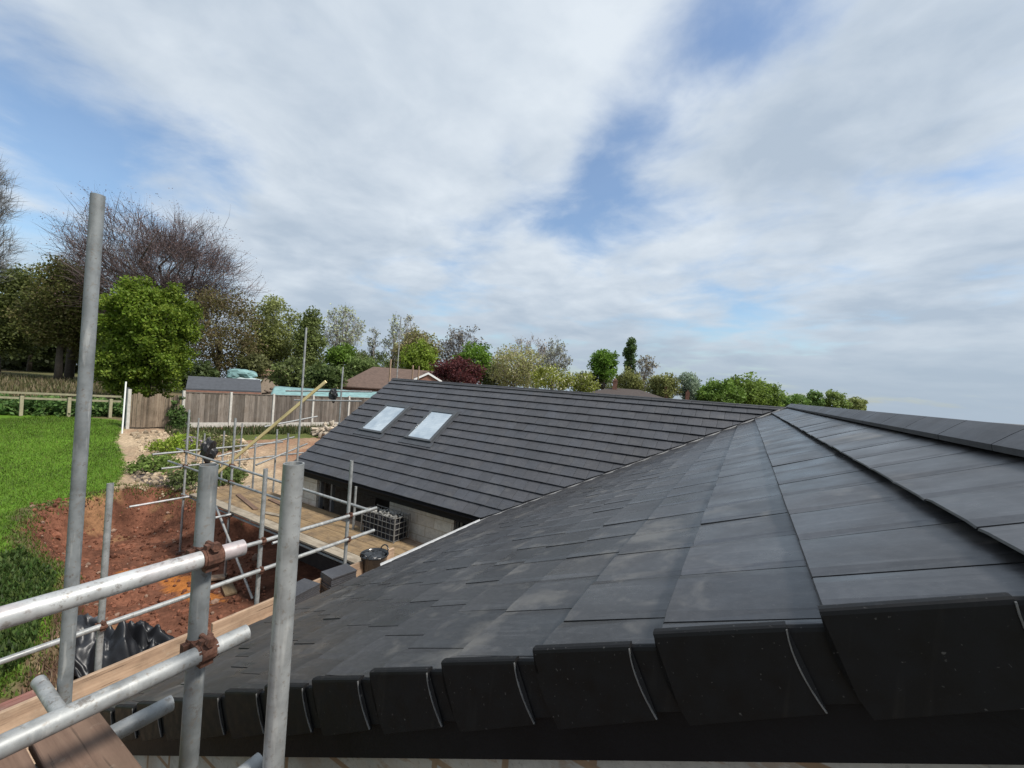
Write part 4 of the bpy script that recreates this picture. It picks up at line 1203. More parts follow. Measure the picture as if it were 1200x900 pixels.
for j in range(nb):
    w_ = (L - 0.15) / nb; hh = 0.78 + 0.05 * math.sin(j * 0.7) + random.uniform(-.02, .02)
    mb.box(a + d * (0.09 + w_ * (j + .5)) + Z_ * (hh) + nrm * (0.012 if j % 2 else -0.006) + nrm * 0.1 * math.sin(j * .35) - np.array(pf2.location), d * w_ * 0.53, nrm * 0.01, Z_ * hh, (random.uniform(0.65, 1.35),) * 3)
mb.build('fence_panel', M_FENCE_W, pf2)
p = hit(143, 508, 2, -3.5)
o = MB().tube((0, 0, 0), (-0.28, 0.1, 2.35), 0.03, n=8).build('leaning_pole', M_WHITE, None, loc=p); tag(o, 'thin white pole leaning at the corner of the lawn and fence', 'pole')
p = hit(147, 498, 2, -3.38)
o = MB().box((0, 0, 0.9), 0.05, 0.05, 0.95).build('dark_post', M_FELT, None, loc=p); tag(o, 'dark slate coloured post behind the leaning white pole', 'post')

rf = empty('rail_fence', (-31.5, 5.0, -3.25), 'low post and rail fence at the far edge of the lawn', 'fence')
ra, rb = hit(-40, 484, 2, -3.22), hit(140, 488, 2, -3.25)
rl = np.array(rf.location)
for t in (0.0, 0.33, 0.64, 0.72, 0.93): MB().box(lerp(ra, rb, t) + Z_ * 0.42 - rl, 0.06, 0.06, 0.5).build('post', M_RAILWOOD, rf)
for z in (0.80, 1.06):
    d = (rb - ra); L = np.linalg.norm(d); d = d / L
    MB().box((ra + rb) / 2 + Z_ * z - rl - np.cross(d, Z_) * 0.08, d * L / 2, np.cross(d, Z_) * 0.02, Z_ * 0.05).build('rail', M_RAILWOOD, rf)

# ------------------------------------------------------------------ vegetation
def leaves(centres, sig, per, size, base, alt=None, pa=0.0, flat=0.6, stretch=1.6):
    n = len(centres) * per
    c = np.repeat(centres, per, 0)
    off = RNG.normal(0, 1, (n, 3)); off = off / (np.linalg.norm(off, axis=1, keepdims=True) + 1e-9) * (RNG.random((n, 1)) ** 0.5) * np.array([1, 1, 0.8]) * sig * 1.5
    P = c + off
    a = RNG.normal(0, 1, (n, 3)); a /= np.linalg.norm(a, axis=1, keepdims=True)
    b = np.cross(a, RNG.normal(0, 1, (n, 3)) + np.array([0, 0, flat])); b /= np.linalg.norm(b, axis=1, keepdims=True) + 1e-9
    s = size * RNG.uniform(0.6, 1.35, (n, 1))
    V = np.stack([P - a * s * stretch * .5, P + b * s * .5, P + a * s * stretch * .5, P - b * s * .5], 1).reshape(-1, 3)
    base = np.array(base) * np.array((2.55, 2.5, 2.3)); alt = None if alt is None else np.minimum(np.array(alt) * 2.5, 0.75)
    cl = np.repeat(RNG.uniform(0.72, 1.3, (len(centres), 1)), per, 0)
    col = np.array(base)[None] * cl * RNG.uniform(0.75, 1.25, (n, 1))
    if alt is not None:
        k = RNG.random(n) < pa; col[k] = np.array(alt)[None] * RNG.uniform(0.75, 1.25, (k.sum(), 1))
    return V, np.arange(4 * n).reshape(-1, 4), np.repeat(col, 4, 0)


def twigs(centres, outdir, per, length, width, base, droop=0.0):
    n = len(centres) * per
    c = np.repeat(centres, per, 0) + RNG.normal(0, length * 0.18, (n, 3))
    d = np.repeat(outdir, per, 0) + RNG.normal(0, 0.55, (n, 3)); d[:, 2] -= droop; d /= np.linalg.norm(d, axis=1, keepdims=True)
    L = length * RNG.uniform(0.5, 1.3, (n, 1))
    s = np.cross(d, RNG.normal(0, 1, (n, 3))); s /= np.linalg.norm(s, axis=1, keepdims=True)
    mid = c + d * L * 0.5 + RNG.normal(0, 0.06, (n, 3)) * L
    V = np.stack([c - s * width, c + s * width, mid + s * width * .7, mid - s * width * .7, c + d * L], 1).reshape(-1, 3)
    i = np.arange(n)[:, None] * 5
    q4 = np.hstack([i, i + 1, i + 2, i + 3]); q3 = np.hstack([i + 3, i + 2, i + 4])
    col = np.repeat(np.array(base)[None] * 1.6 * RNG.uniform(0.6, 1.4, (n, 1)), 5, 0)
    tips = c + d * L
    return V, q4, q3, col, tips


def tree(name, label, cat, px, top, wpx, hpx, depth, base, leaf=0.2, n_cl=90, per=70, alt=None, pa=0.0, bare=0, twig_col=(0.09, 0.07, 0.06), bark=None, group=None,
         shape=0.0, lob=0.28, sig=None, ground=None, fill=0.55, droop=0.0, flat=0.6, tl=None, tw=None, limbs=14, multi=1, zsq=1.0):
    P = at(px, top, depth); th = math.atan2(abs(px - 600), F_PX)
    rx = 0.5 * wpx * depth / F_PX * math.cos(th); chh = hpx * depth / F_PX
    # walk down along the vertical to the base
    gzv = gz(P[0], P[1]) if ground is None else ground
    H = P[2] - gzv
    root = empty(name, (P[0], P[1], gzv), label, cat, group)
    cz = H - chh / 2; rz = chh / 2
    sd = RNG.uniform(0, 6.28, 8)
    u = RNG.normal(0, 1, (n_cl, 3)); u /= np.linalg.norm(u, axis=1, keepdims=True)
    rr = RNG.random((n_cl, 1)) ** (1.0 / 3.0); rr = fill * rr + (1 - fill) * (0.55 + 0.45 * rr)
    lobe = 1 - lob * (0.5 + 0.5 * np.sin(3 * np.arctan2(u[:, 1], u[:, 0]) + sd[0] + 2 * u[:, 2])) * (0.5 + 0.5 * np.sin(5 * u[:, 2] + sd[1])) - lob * 0.6 * RNG.random(n_cl)
    C = u * rr * lobe[:, None] * np.array([rx, rx, rz])
    if shape > 0:   # conical: narrower towards the top
        f = 1 - shape * np.clip((C[:, 2] / rz + 1) / 2, 0, 1); C[:, :2] *= f[:, None] * (1 + shape * .3)
    if shape < 0:   # spreading: wider towards the top
        f = 1 + shape * np.clip(1 - (C[:, 2] / rz + 1) / 2, 0, 1); C[:, :2] *= f[:, None]
    C = C + np.array([0, 0, cz])
    sg = sig if sig else 0.20 * min(rx, rz) + 0.1
    # trunk and limbs
    mb = MB(); tr_ = max(0.06, 0.022 * H)
    zt_ = max(cz - 0.1 * rz, 0.3 * H)
    for mI in range(multi):
        ox, oy = (0, 0) if multi == 1 else (RNG.uniform(-.35, .35) * rx, RNG.uniform(-.35, .35) * rx)
        zz = zt_ if multi == 1 else H * RNG.uniform(0.7, 0.9)
        pts = [np.array([ox * t + RNG.normal(0, .02) * H * .5 * t, oy * t + RNG.normal(0, .02) * H * .5 * t, zz * t]) for t in (0, 0.3, 0.6, 1)]
        mb.path(pts, [tr_ * 1.25, tr_, tr_ * .8, tr_ * .5] if multi == 1 else [tr_ * .6, tr_ * .5, tr_ * .35, tr_ * .12], 7)
    sel = RNG.choice(n_cl, min(limbs, n_cl), replace=False)
    for k in sel:
        t = RNG.uniform(0.45, 1.0); s0 = np.array([0, 0, zt_ * t]); e = C[k]
        m_ = (s0 + e) / 2 + np.array([0, 0, -0.06 * H]) * RNG.uniform(0, 1) + RNG.normal(0, 0.03 * H, 3)
        mb.path([s0, m_, e], [tr_ * 0.45, tr_ * .26, tr_ * .08], 5)
    mb.build('trunk', bark or M_BARK, root, smooth=True)
    mb = MB(); cc = []; V_, F_ = [], []
    nb_ = 0
    if bare:
        od = C - np.array([0, 0, cz - rz * 0.9]); od /= np.linalg.norm(od, axis=1, keepdims=True) + 1e-9
        tlen = tl or 0.28 * (rx + rz) * 0.5
        V, q4, q3, c_, tips = twigs(C, od, bare, tlen, tw or max(0.008, 0.00042 * depth), twig_col, droop)
        V_.append(V); F_ += [tuple(x) for x in q4.tolist()] + [tuple(x) for x in q3.tolist()]; cc.append(c_); nb_ = len(V)
        if per:
            tips = tips[RNG.choice(len(tips), min(len(tips), n_cl * 6), replace=False)]
            V, f, c_ = leaves(tips, tlen * 0.12, max(1, per // 6), leaf, base, alt, pa, flat)
            V_.append(V); F_ += [tuple(x) for x in (f + nb_).tolist()]; cc.append(c_)
    else:
        V, f, c_ = leaves(C, sg, per, leaf, base, alt, pa, flat)
        V_.append(V); F_ += [tuple(x) for x in f.tolist()]; cc.append(c_)
    mb.v = V_; mb.f = F_; mb.c = cc; mb.n = sum(map(len, V_))
    mb.build('crown', M_LEAF if not bare else M_TWIG, root)
    return root


GR_B = (0.085, 0.150, 0.020); GR_M = (0.060, 0.100, 0.022); GR_D = (0.030, 0.050, 0.016); OLV = (0.085, 0.085, 0.030); GREY = (0.13, 0.125, 0.095)
# the wood at the left
tree('bare_tree', 'bare grey twigged tree cut by the left edge of the view', 'tree', -34, 160, 140, 200, 38, (0.10, 0.11, 0.09), 0.10, 110, 0, bare=60, twig_col=(0.095, 0.095, 0.095), limbs=10, fill=0.8)
tree('copper_tree', 'wide purple brown budding tree towering behind the bright green tree', 'tree', 197, 248, 235, 160, 44, (0.060, 0.036, 0.036), 0.07, 260, 36, alt=(0.075, 0.048, 0.036), pa=0.3, bare=44, twig_col=(0.068, 0.050, 0.050), limbs=46, lob=0.3, fill=0.8, tl=2.6)
tree('copper_tree', 'smaller purple budding tree left of the tallest scaffold pole', 'tree', 92, 276, 80, 100, 46, (0.055, 0.038, 0.036), 0.07, 80, 18, bare=26, twig_col=(0.07, 0.055, 0.053), limbs=22)
tree('dense_tree', 'dark olive dense tree at the left edge above the dark gap', 'tree', 5, 300, 150, 125, 46, (0.030, 0.038, 0.011), 0.20, 190, 100, alt=(0.05, 0.058, 0.016), pa=0.25, limbs=16)
tree('dense_tree', 'olive brown dense tree just left of the tallest scaffold pole', 'tree', 78, 300, 110, 120, 42, (0.046, 0.052, 0.015), 0.16, 190, 105, alt=(0.07, 0.062, 0.026), pa=0.35, limbs=16)
tree('dense_tree', 'dark bushy tree behind the base of the bright green tree', 'tree', 140, 345, 130, 95, 48, (0.045, 0.045, 0.018), 0.26, 120, 60, alt=(0.08, 0.065, 0.03), pa=0.3)
tree('dense_tree', 'brown olive twiggy tree right of the bright green tree', 'tree', 262, 335, 110, 115, 40, (0.052, 0.048, 0.018), 0.13, 160, 75, alt=(0.062, 0.048, 0.026), pa=0.4, limbs=20)
tree('dense_tree', 'dark scrub tree standing in the shade beyond the rough field', 'tree', 40, 345, 170, 85, 58, (0.022, 0.030, 0.010), 0.34, 130, 60, group=None)
tree('bright_tree', 'rounded bright green leafy tree overhanging the warm brown fence', 'tree', 182, 316, 140, 158, 28, (0.050, 0.078, 0.009), 0.115, 260, 210, alt=(0.080, 0.104, 0.013), pa=0.28, limbs=18, lob=0.34, fill=0.45, sig=0.40)
tree('garden_shrub', 'lower bright green shrub spilling left of the bright green tree', 'shrub', 138, 392, 58, 75, 27, (0.060, 0.090, 0.014), 0.12, 70, 90, alt=(0.095, 0.12, 0.02), pa=0.25)
q = np.array([at(RNG.uniform(-120, 165), 430, 1) * RNG.uniform(62, 80) for _ in range(420)])
C = np.column_stack([q[:, 0], q[:, 1], ground_z(q[:, 0], q[:, 1]) + RNG.uniform(0, 1, 420) ** 1.3 * 11.0 - 0.6])
V, f, c_ = leaves(C, 1.5, 60, 0.5, (0.020, 0.024, 0.009), (0.035, 0.04, 0.014), 0.3)
mb = MB(); mb.v = [V]; mb.f = [tuple(x) for x in f.tolist()]; mb.c = [c_]; mb.n = len(V)
tag(mb.build('far_wood', M_LEAF), 'dark mass of wood closing off the rough field at the left', 'wood', kind='stuff')
# behind the fence, going right
tree('willow_tree', 'soft green willow left of the dark tall conifer', 'tree', 322, 345, 72, 92, 46, (0.080, 0.092, 0.030), 0.17, 130, 80, alt=(0.11, 0.12, 0.05), pa=0.3)
tree('conifer_tree', 'tall dark green conifer behind the tall thin scaffold pole', 'tree', 366, 354, 48, 100, 44, (0.060, 0.076, 0.025), 0.16, 130, 70, shape=0.55, limbs=10, fill=0.7)
tree('birch_tree', 'pale grey airy birch right of the conifer', 'tree', 405, 359, 50, 72, 52, (0.13, 0.145, 0.095), 0.14, 110, 26, bare=14, twig_col=(0.17, 0.165, 0.15), bark=M_BARK_P, multi=5, limbs=24, fill=0.9)
tree('slim_tree', 'slim bare tree standing alone in the gap', 'tree', 439, 383, 16, 42, 58, (0.10, 0.11, 0.08), 0.15, 30, 14, bare=10, twig_col=(0.13, 0.125, 0.115), bark=M_BARK_P)
tree('slim_tree', 'slim bare tree with pale trunk left of the olive tree', 'tree', 464, 372, 26, 60, 58, (0.12, 0.135, 0.08), 0.15, 50, 18, bare=14, twig_col=(0.15, 0.145, 0.13), bark=M_BARK_P, multi=3)
tree('slim_tree', 'tall thin pale poplar tip rising over the olive tree', 'tree', 480, 367, 16, 40, 62, (0.14, 0.14, 0.11), 0.14, 36, 12, bare=12, twig_col=(0.17, 0.16, 0.145), bark=M_BARK_P)
tree('olive_tree', 'rounded olive brown tree above the brown bungalow roof', 'tree', 491, 381, 56, 66, 54, (0.098, 0.098, 0.040), 0.19, 110, 60, alt=(0.12, 0.10, 0.06), pa=0.35)
tree('bright_tree', 'yellow green tree in front of the olive tree', 'tree', 494, 400, 50, 44, 50, (0.075, 0.105, 0.016), 0.20, 80, 60)
tree('bright_tree', 'small vivid green tree behind the teal sheeting', 'tree', 402, 402, 40, 36, 46, (0.055, 0.092, 0.016), 0.18, 60, 55)
tree('budding_tree', 'dark twigged budding tree above the red tree', 'tree', 541, 383, 54, 58, 56, (0.075, 0.07, 0.065), 0.16, 100, 22, bare=15, twig_col=(0.085, 0.075, 0.072), limbs=22, fill=0.9)
tree('red_tree', 'deep red leafed tree just above the far ridge', 'tree', 538, 417, 64, 46, 40, (0.042, 0.0125, 0.0135), 0.15, 110, 60, alt=(0.036, 0.013, 0.015), pa=0.3)
tree('bright_tree', 'vivid green tree right above the red tree', 'tree', 559, 400, 48, 48, 52, (0.055, 0.098, 0.014), 0.19, 80, 60)
tree('willow_tree', 'pale olive willow right of the vivid green tree', 'tree', 606, 402, 68, 56, 48, (0.125, 0.130, 0.055), 0.15, 130, 48, alt=(0.15, 0.135, 0.085), pa=0.35, limbs=16)
tree('budding_tree', 'bare pale twigged tree behind the pale willow', 'tree', 622, 396, 56, 50, 60, (0.13, 0.11, 0.09), 0.14, 70, 16, bare=14, twig_col=(0.14, 0.12, 0.11), bark=M_BARK_P)
tree('birch_tree', 'grey pointed birch right of the pale willow', 'tree', 652, 398, 40, 50, 56, (0.12, 0.125, 0.10), 0.14, 90, 22, bare=14, twig_col=(0.14, 0.135, 0.125), bark=M_BARK_P, shape=0.4, limbs=20)
tree('blossom_bush', 'yellow green bush dotted with white blossom above the ridge', 'bush', 648, 428, 62, 34, 42, (0.092, 0.105, 0.020), 0.14, 70, 42, alt=(0.28, 0.27, 0.20), pa=0.10)
tree('blossom_bush', 'second blossom bush, left of the round green tree', 'bush', 682, 434, 44, 30, 43, (0.088, 0.102, 0.022), 0.14, 50, 42, alt=(0.28, 0.27, 0.20), pa=0.09)
tree('round_tree', 'round deep green tree left of the tall cypress', 'tree', 710, 409, 35, 40, 55, (0.050, 0.092, 0.014), 0.20, 80, 60)
tree('cypress_tree', 'narrow tall dark cypress, highest point right of centre', 'tree', 740, 392, 15, 46, 58, (0.038, 0.062, 0.022), 0.16, 70, 55, shape=0.55, sig=0.35, limbs=5)
tree('budding_tree', 'bare grey budding tree right of the cypress', 'tree', 757, 413, 28, 44, 58, (0.12, 0.11, 0.085), 0.15, 60, 18, bare=14, twig_col=(0.13, 0.12, 0.11), bark=M_BARK_P)
tree('olive_tree', 'olive bushy tree at the foot of the cypress', 'tree', 740, 432, 34, 34, 52, (0.088, 0.095, 0.035), 0.18, 60, 50)
tree('olive_tree', 'low olive tree right of the brown hipped roof', 'tree', 778, 437, 40, 34, 50, (0.092, 0.100, 0.038), 0.18, 70, 50)
tree('silver_tree', 'small blue grey leafed tree beside the last chimney', 'tree', 808, 436, 30, 36, 50, (0.105, 0.135, 0.105), 0.16, 70, 50)
tree('bushy_tree', 'broad green bushy tree, left part of the right hand clump', 'tree', 846, 444, 58, 38, 48, (0.060, 0.098, 0.020), 0.18, 110, 55)
tree('bushy_tree', 'tall green bushy tree, crest of the right hand clump', 'tree', 876, 438, 56, 44, 50, (0.070, 0.102, 0.022), 0.18, 120, 55)
tree('bushy_tree', 'green bushy tree sloping down at the right of the clump', 'tree', 903, 449, 40, 36, 50, (0.064, 0.096, 0.020), 0.18, 80, 50)
tree('hedge_tree', 'small green tree left of the pointed one near the near ridge', 'tree', 930, 459, 40, 26, 52, (0.055, 0.092, 0.024), 0.18, 60, 45)
tree('hedge_tree', 'small pointed green tree above the near ridge end', 'tree', 955, 455, 24, 28, 54, (0.060, 0.098, 0.030), 0.17, 50, 45, shape=0.4)
tree('hedge_tree', 'pale green tree right of the pointed one by the near ridge', 'tree', 978, 459, 36, 26, 54, (0.085, 0.115, 0.035), 0.18, 60, 45)
tree('hedge_tree', 'last low yellow green tree, right end of the tree line', 'tree', 1002, 465, 30, 20, 56, (0.100, 0.115, 0.045), 0.18, 45, 40)
# lower bushes filling the line behind the fence
for (px, top, w_, h_, d, c, lb) in ((345, 420, 60, 40, 36, (0.055, 0.070, 0.025), 'dark green bush behind the log pile'), (425, 418, 60, 36, 44, (0.060, 0.085, 0.028), 'mid green bush left of the brown bungalow'),
                                    (385, 425, 50, 36, 34, (0.042, 0.060, 0.020), 'dark bush behind the teal sheeting'), (442, 412, 80, 36, 60, (0.075, 0.095, 0.035), 'olive bush behind the brown bungalow'),
                                    (580, 424, 40, 34, 52, (0.048, 0.055, 0.025), 'dark green bush between the red tree and pale willow'), (690, 436, 40, 26, 56, (0.06, 0.06, 0.03), 'olive brown bush below the round green tree'),
                                    (232, 425, 60, 34, 34, (0.028, 0.040, 0.014), 'dark bush behind the felt roofed shed'), (300, 415, 50, 34, 40, (0.060, 0.065, 0.028), 'grey green bush behind the junk heap'),
                                    (820, 452, 30, 22, 52, (0.055, 0.10, 0.022), 'low green bush right of the silver tree'), (520, 425, 60, 26, 60, (0.055, 0.065, 0.028), 'dark olive bush behind the white gable'),
                                    (318, 392, 70, 50, 58, (0.050, 0.060, 0.022), 'olive thicket behind the soft green willow'), (365, 412, 70, 44, 56, (0.046, 0.056, 0.022), 'dull green thicket behind the conifer'), (412, 408, 60, 40, 66, (0.062, 0.070, 0.032), 'grey green thicket behind the pale birch'),
                                    (475, 408, 60, 40, 66, (0.058, 0.064, 0.028), 'brown green thicket behind the olive tree'), (548, 412, 60, 40, 66, (0.056, 0.066, 0.026), 'green thicket behind the dark budding tree'), (630, 424, 70, 34, 64, (0.062, 0.066, 0.032), 'olive thicket behind the grey pointed birch'), (725, 436, 60, 30, 64, (0.056, 0.066, 0.028), 'olive thicket behind the cypress'), (765, 446, 60, 26, 62, (0.060, 0.070, 0.030), 'low olive thicket left of the silver tree'), (890, 458, 90, 26, 64, (0.052, 0.076, 0.024), 'low green thicket behind the right hand clump')):
    tree('bush', lb, 'bush', px, top, w_, h_, d, c, 0.18, 60, 55)
# garden plants
def shrub(px, py, zz, w_, h_, c, lb, leaf=0.07, alt=None, pa=0.0, n=40, per=45):
    p = hit(px, py, 2, zz); p[2] = gz(p[0], p[1])
    root = empty('garden_shrub', p, lb, 'shrub')
    u = RNG.normal(0, 1, (n, 3)); u /= np.linalg.norm(u, axis=1, keepdims=True); u[:, 2] = np.abs(u[:, 2])
    C = u * RNG.random((n, 1)) ** 0.4 * np.array([w_, w_, h_])
    V, f, c_ = leaves(C, 0.16 * w_ + .03, per, leaf, c, alt, pa)
    mb = MB(); mb.v = [V]; mb.f = [tuple(x) for x in f.tolist()]; mb.c = [c_]; mb.n = len(V); mb.build('foliage', M_LEAF, root)
    mb = MB()
    for k in range(8): mb.path([(0, 0, -0.05), C[k] * 0.5 + np.array([0, 0, .05]), C[k]], [0.02, 0.014, 0.005], 5)
    mb.build('stem', M_BARK, root)


shrub(206, 528, -3.95, 0.95, 0.75, (0.085, 0.125, 0.015), 'bright lime green shrub beyond the far scaffold rails', alt=(0.115, 0.14, 0.02), pa=0.3)
shrub(182, 548, -4.15, 0.85, 0.45, (0.065, 0.095, 0.025), 'low green plant left of the lime shrub on the gravel', n=34)
shrub(226, 558, -4.2, 1.0, 0.55, (0.045, 0.06, 0.022), 'dark low bush at the lip of the pit behind the first post')
shrub(190, 500, -3.5, 0.55, 0.85, (0.045, 0.065, 0.02), 'dark shrub against the warm brown fence')
shrub(208, 503, -3.5, 0.45, 1.75, (0.035, 0.06, 0.018), 'tall dark ivy clump at the joint of the two fences', n=50)
shrub(222, 520, -3.7, 0.55, 0.5, (0.13, 0.11, 0.12), 'mauve grey flowering plant behind the lime shrub', alt=(0.22, 0.17, 0.22), pa=0.4)
shrub(255, 522, -3.75, 0.9, 0.5, (0.08, 0.085, 0.035), 'straggly olive plant by the black bag', n=34)
shrub(262, 556, -4.15, 0.7, 0.5, (0.05, 0.07, 0.022), 'small green bush under the foot of the yellow timber')
shrub(236, 515, -3.65, 0.6, 0.55, (0.075, 0.09, 0.035), 'olive weedy plant right of the lime shrub', n=30)
# strip of undergrowth behind the rail fence
q = np.array([lerp(ra, rb, t)[:2] + np.array([-0.87, 0.5]) * RNG.uniform(0.2, 1.8) for t in RNG.uniform(-0.05, 1.05, 420)])
C = np.column_stack([q, ground_z(q[:, 0], q[:, 1]) + RNG.uniform(0.0, 0.75, len(q))])
V, f, c_ = leaves(C, 0.20, 26, 0.11, (0.040, 0.075, 0.022), (0.07, 0.10, 0.03), 0.2)
mb = MB(); mb.v = [V]; mb.f = [tuple(x) for x in f.tolist()]; mb.c = [c_]; mb.n = len(V)
tag(mb.build('undergrowth', M_LEAF), 'dark green undergrowth behind the low post and rail fence', 'undergrowth', kind='stuff')
# tussocks of the rough field
q = np.array([at(RNG.uniform(-60, 150), 440, 1)[:2] * RNG.uniform(24, 44) for _ in range(7000)])
blades('rough_grass', np.column_stack([q, ground_z(q[:, 0], q[:, 1])]), 0.45, 0.05, colvar((0.10, 0.105, 0.04), 0.4, (0.24, 0.19, 0.115), 0.45), 'rough tawny grass in the field beyond the rail fence', 'grass')

# ------------------------------------------------------------------ outbuildings and far houses
def frame_of(px):
    d = ray(px, 450); d = np.array([d[0], d[1], 0]); d /= np.linalg.norm(d)
    return np.array([d[1], -d[0], 0]), d        # right, away


def gable_box(root, w, dp_, zw, zr, mats, over=0.2, yaw=None, r=None, a=None, hip=0.0):
    """walls and a pitched or hipped roof, ridge along r; coordinates local to root"""
    mb = MB(); mb.box(a * dp_ / 2 + Z_ * zw / 2, r * w / 2, a * dp_ / 2, Z_ * zw / 2); mb.build('wall', mats[0], root)
    mb = MB(); W2 = w / 2 + over; e = zw + 0.02
    fr0, fr1 = -r * W2 - a * over + Z_ * e, r * W2 - a * over + Z_ * e
    bk0, bk1 = -r * W2 + a * (dp_ + over) + Z_ * e, r * W2 + a * (dp_ + over) + Z_ * e
    rg0, rg1 = -r * (W2 - hip) + a * dp_ / 2 + Z_ * zr, r * (W2 - hip) + a * dp_ / 2 + Z_ * zr
    t = Z_ * 0.09
    vs = [fr0, fr1, bk1, bk0, rg0, rg1]; vs = vs + [v + t for v in vs]
    mb.add(vs, [(6, 7, 11, 10), (8, 9, 10, 11), (6, 10, 9), (7, 8, 11), (0, 1, 7, 6), (1, 2, 8, 7), (2, 3, 9, 8), (3, 0, 6, 9), (0, 4, 5, 1), (2, 5, 4, 3), (0, 3, 4), (1, 5, 2)])
    return mb.build('roof', mats[1], root)


r_, a_ = frame_of(262)
p = at(263, 470, 25.2); z0 = gz(p[0], p[1]) - 0.1
sh = empty('garden_shed', (p[0], p[1], z0), 'low timber shed with dark felt roof behind the panel fence', 'shed')
zr_ = at(263, 444.5, 26)[2] - z0; ze_ = at(263, 459, 25)[2] - z0
gable_box(sh, 3.5, 2.6, ze_, zr_, (M_SHEDWALL, M_FELT), 0.15, r=r_, a=a_)
MB().box(-a_ * 0.17 + Z_ * (ze_ - 0.03), r_ * 1.89, a_ * 0.012, Z_ * 0.05).build('fascia', M_BRICK, sh)
r_, a_ = frame_of(385)
p = at(392, 470, 29.5); z0 = gz(p[0], p[1]) - 0.1
sh = empty('sheeted_store', (p[0], p[1], z0), 'long low store roofed in teal sheeting behind the fence', 'store')
zr_ = at(392, 457, 31.0)[2] - z0; ze_ = at(392, 469, 29.4)[2] - z0
mb = MB(); mb.box(a_ * 1.3 + Z_ * (ze_ - .05) / 2, r_ * 4.0, a_ * 1.2, Z_ * (ze_ - .05) / 2); mb.build('wall', M_SHEDWALL, sh)
mb = MB(); nx_, ny_ = 60, 10
g1, g2 = np.meshgrid(np.linspace(-4.1, 4.1, nx_), np.linspace(0, 1, ny_), indexing='ij')
hz = ze_ + (zr_ - ze_) * g2 + 0.05 * vnoise(g1, g2 * 3, 1.2, 5, 3)
vs = g1[..., None] * r_ + (g2 * 2.8 - 0.1)[..., None] * a_ + hz[..., None] * Z_
idx = np.arange(nx_ * ny_).reshape(nx_, ny_)
mb.add(vs.reshape(-1, 3), [tuple(x) for x in np.stack([idx[:-1, :-1], idx[1:, :-1], idx[1:, 1:], idx[:-1, 1:]], -1).reshape(-1, 4).tolist()])
o = mb.build('roof', M_TEAL, sh, smooth=True); sm = o.modifiers.new('thick', 'SOLIDIFY'); sm.thickness = 0.03
p = at(283, 440, 33); b = blob('covered_heap', (p[0], p[1], p[2]), 0.95, 4, M_TEAL, 'heap under a teal tarpaulin behind the felt roofed shed', 'heap', (1.1, 1.1, 0.6), 0.25)
p = at(290, 447, 31); blob('covered_heap', (p[0], p[1], p[2]), 0.8, 9, simple('pale_tarp', (0.42, 0.48, 0.48), 0.6), 'pale sheet bundled in front of the teal heap', 'heap', (1.3, 1.0, 0.35), 0.4)
for (px, py, d, lb, c, rad, n) in ((322, 449, 33, 'heap of dark logs and junk between the shed and teal store', (0.10, 0.075, 0.06), 1.25, 90), (390, 492, 23.2, 'pile of pale stones and planks in front of the fence', (0.33, 0.28, 0.22), 0.95, 70)):
    p = at(px, py, d); z0 = gz(p[0], p[1]); top_ = max(p[2] - z0, 0.25)
    mb = MB()
    for i in range(n):
        a = random.uniform(0, 6.28); rr = rad * math.sqrt(random.random()); hh = top_ * (1 - rr / rad * 0.7) * random.random()
        t = random.uniform(0.5, 1.7)
        if i % 3: mb.add(IV * RNG.uniform(0.08, 0.24, 3) + (rr * math.cos(a), rr * math.sin(a), hh), IF, np.array(c) * t)
        else:
            dd = np.array([random.uniform(-1, 1), random.uniform(-1, 1), random.uniform(-.15, .15)]); dd /= np.linalg.norm(dd)
            cc_ = np.array([rr * math.cos(a) * .7, rr * math.sin(a) * .7, hh + .05]); mb.tube(cc_ - dd * 0.6, cc_ + dd * 0.6, 0.07, n=7, col=np.array(c) * t)
    o = mb.build('junk_heap' if 'junk' in lb else 'stone_pile', M_RUBBLE, None, loc=(p[0], p[1], z0)); tag(o, lb, 'heap')
p = at(322, 437, 40); r_, a_ = frame_of(322); z0 = gz(p[0], p[1]) - .1
sh = empty('garden_shed', (p[0], p[1], z0), 'small shed with pinkish brown roof beyond the junk heap', 'shed')
gable_box(sh, 2.6, 2.2, p[2] - z0 - .35, p[2] - z0 + .35, (M_SHEDWALL, simple('pinkish_roof', (0.27, 0.17, 0.12), 0.9)), 0.15, r=r_, a=a_)

# brown bungalow beyond the garden
r_, a_ = frame_of(470)
p = at(474, 456, 36); z0 = gz(p[0], p[1]) - 0.7
bg_ = empty('bungalow', (p[0], p[1], z0), 'brown roofed bungalow with white gable boards behind the far ridge', 'house')
ze_ = at(474, 458, 36)[2] - z0; zr_ = at(474, 433.5, 39.5)[2] - z0
gable_box(bg_, 10.4, 7.0, ze_, zr_, (M_BRICK, M_ROOFBROWN), 0.35, r=r_, a=a_, hip=2.6)
for u in (-3.9, -2.4, -0.8):
    f_ = MB().box(r_ * u - a_ * 0.02 + Z_ * (ze_ - 0.65), r_ * 0.5, a_ * 0.03, Z_ * 0.45).build('window', M_WHITE, bg_)
    MB().box(r_ * u - a_ * 0.055 + Z_ * (ze_ - 0.65), r_ * 0.43, a_ * 0.006, Z_ * 0.38).build('pane', M_WINGLASS, f_)
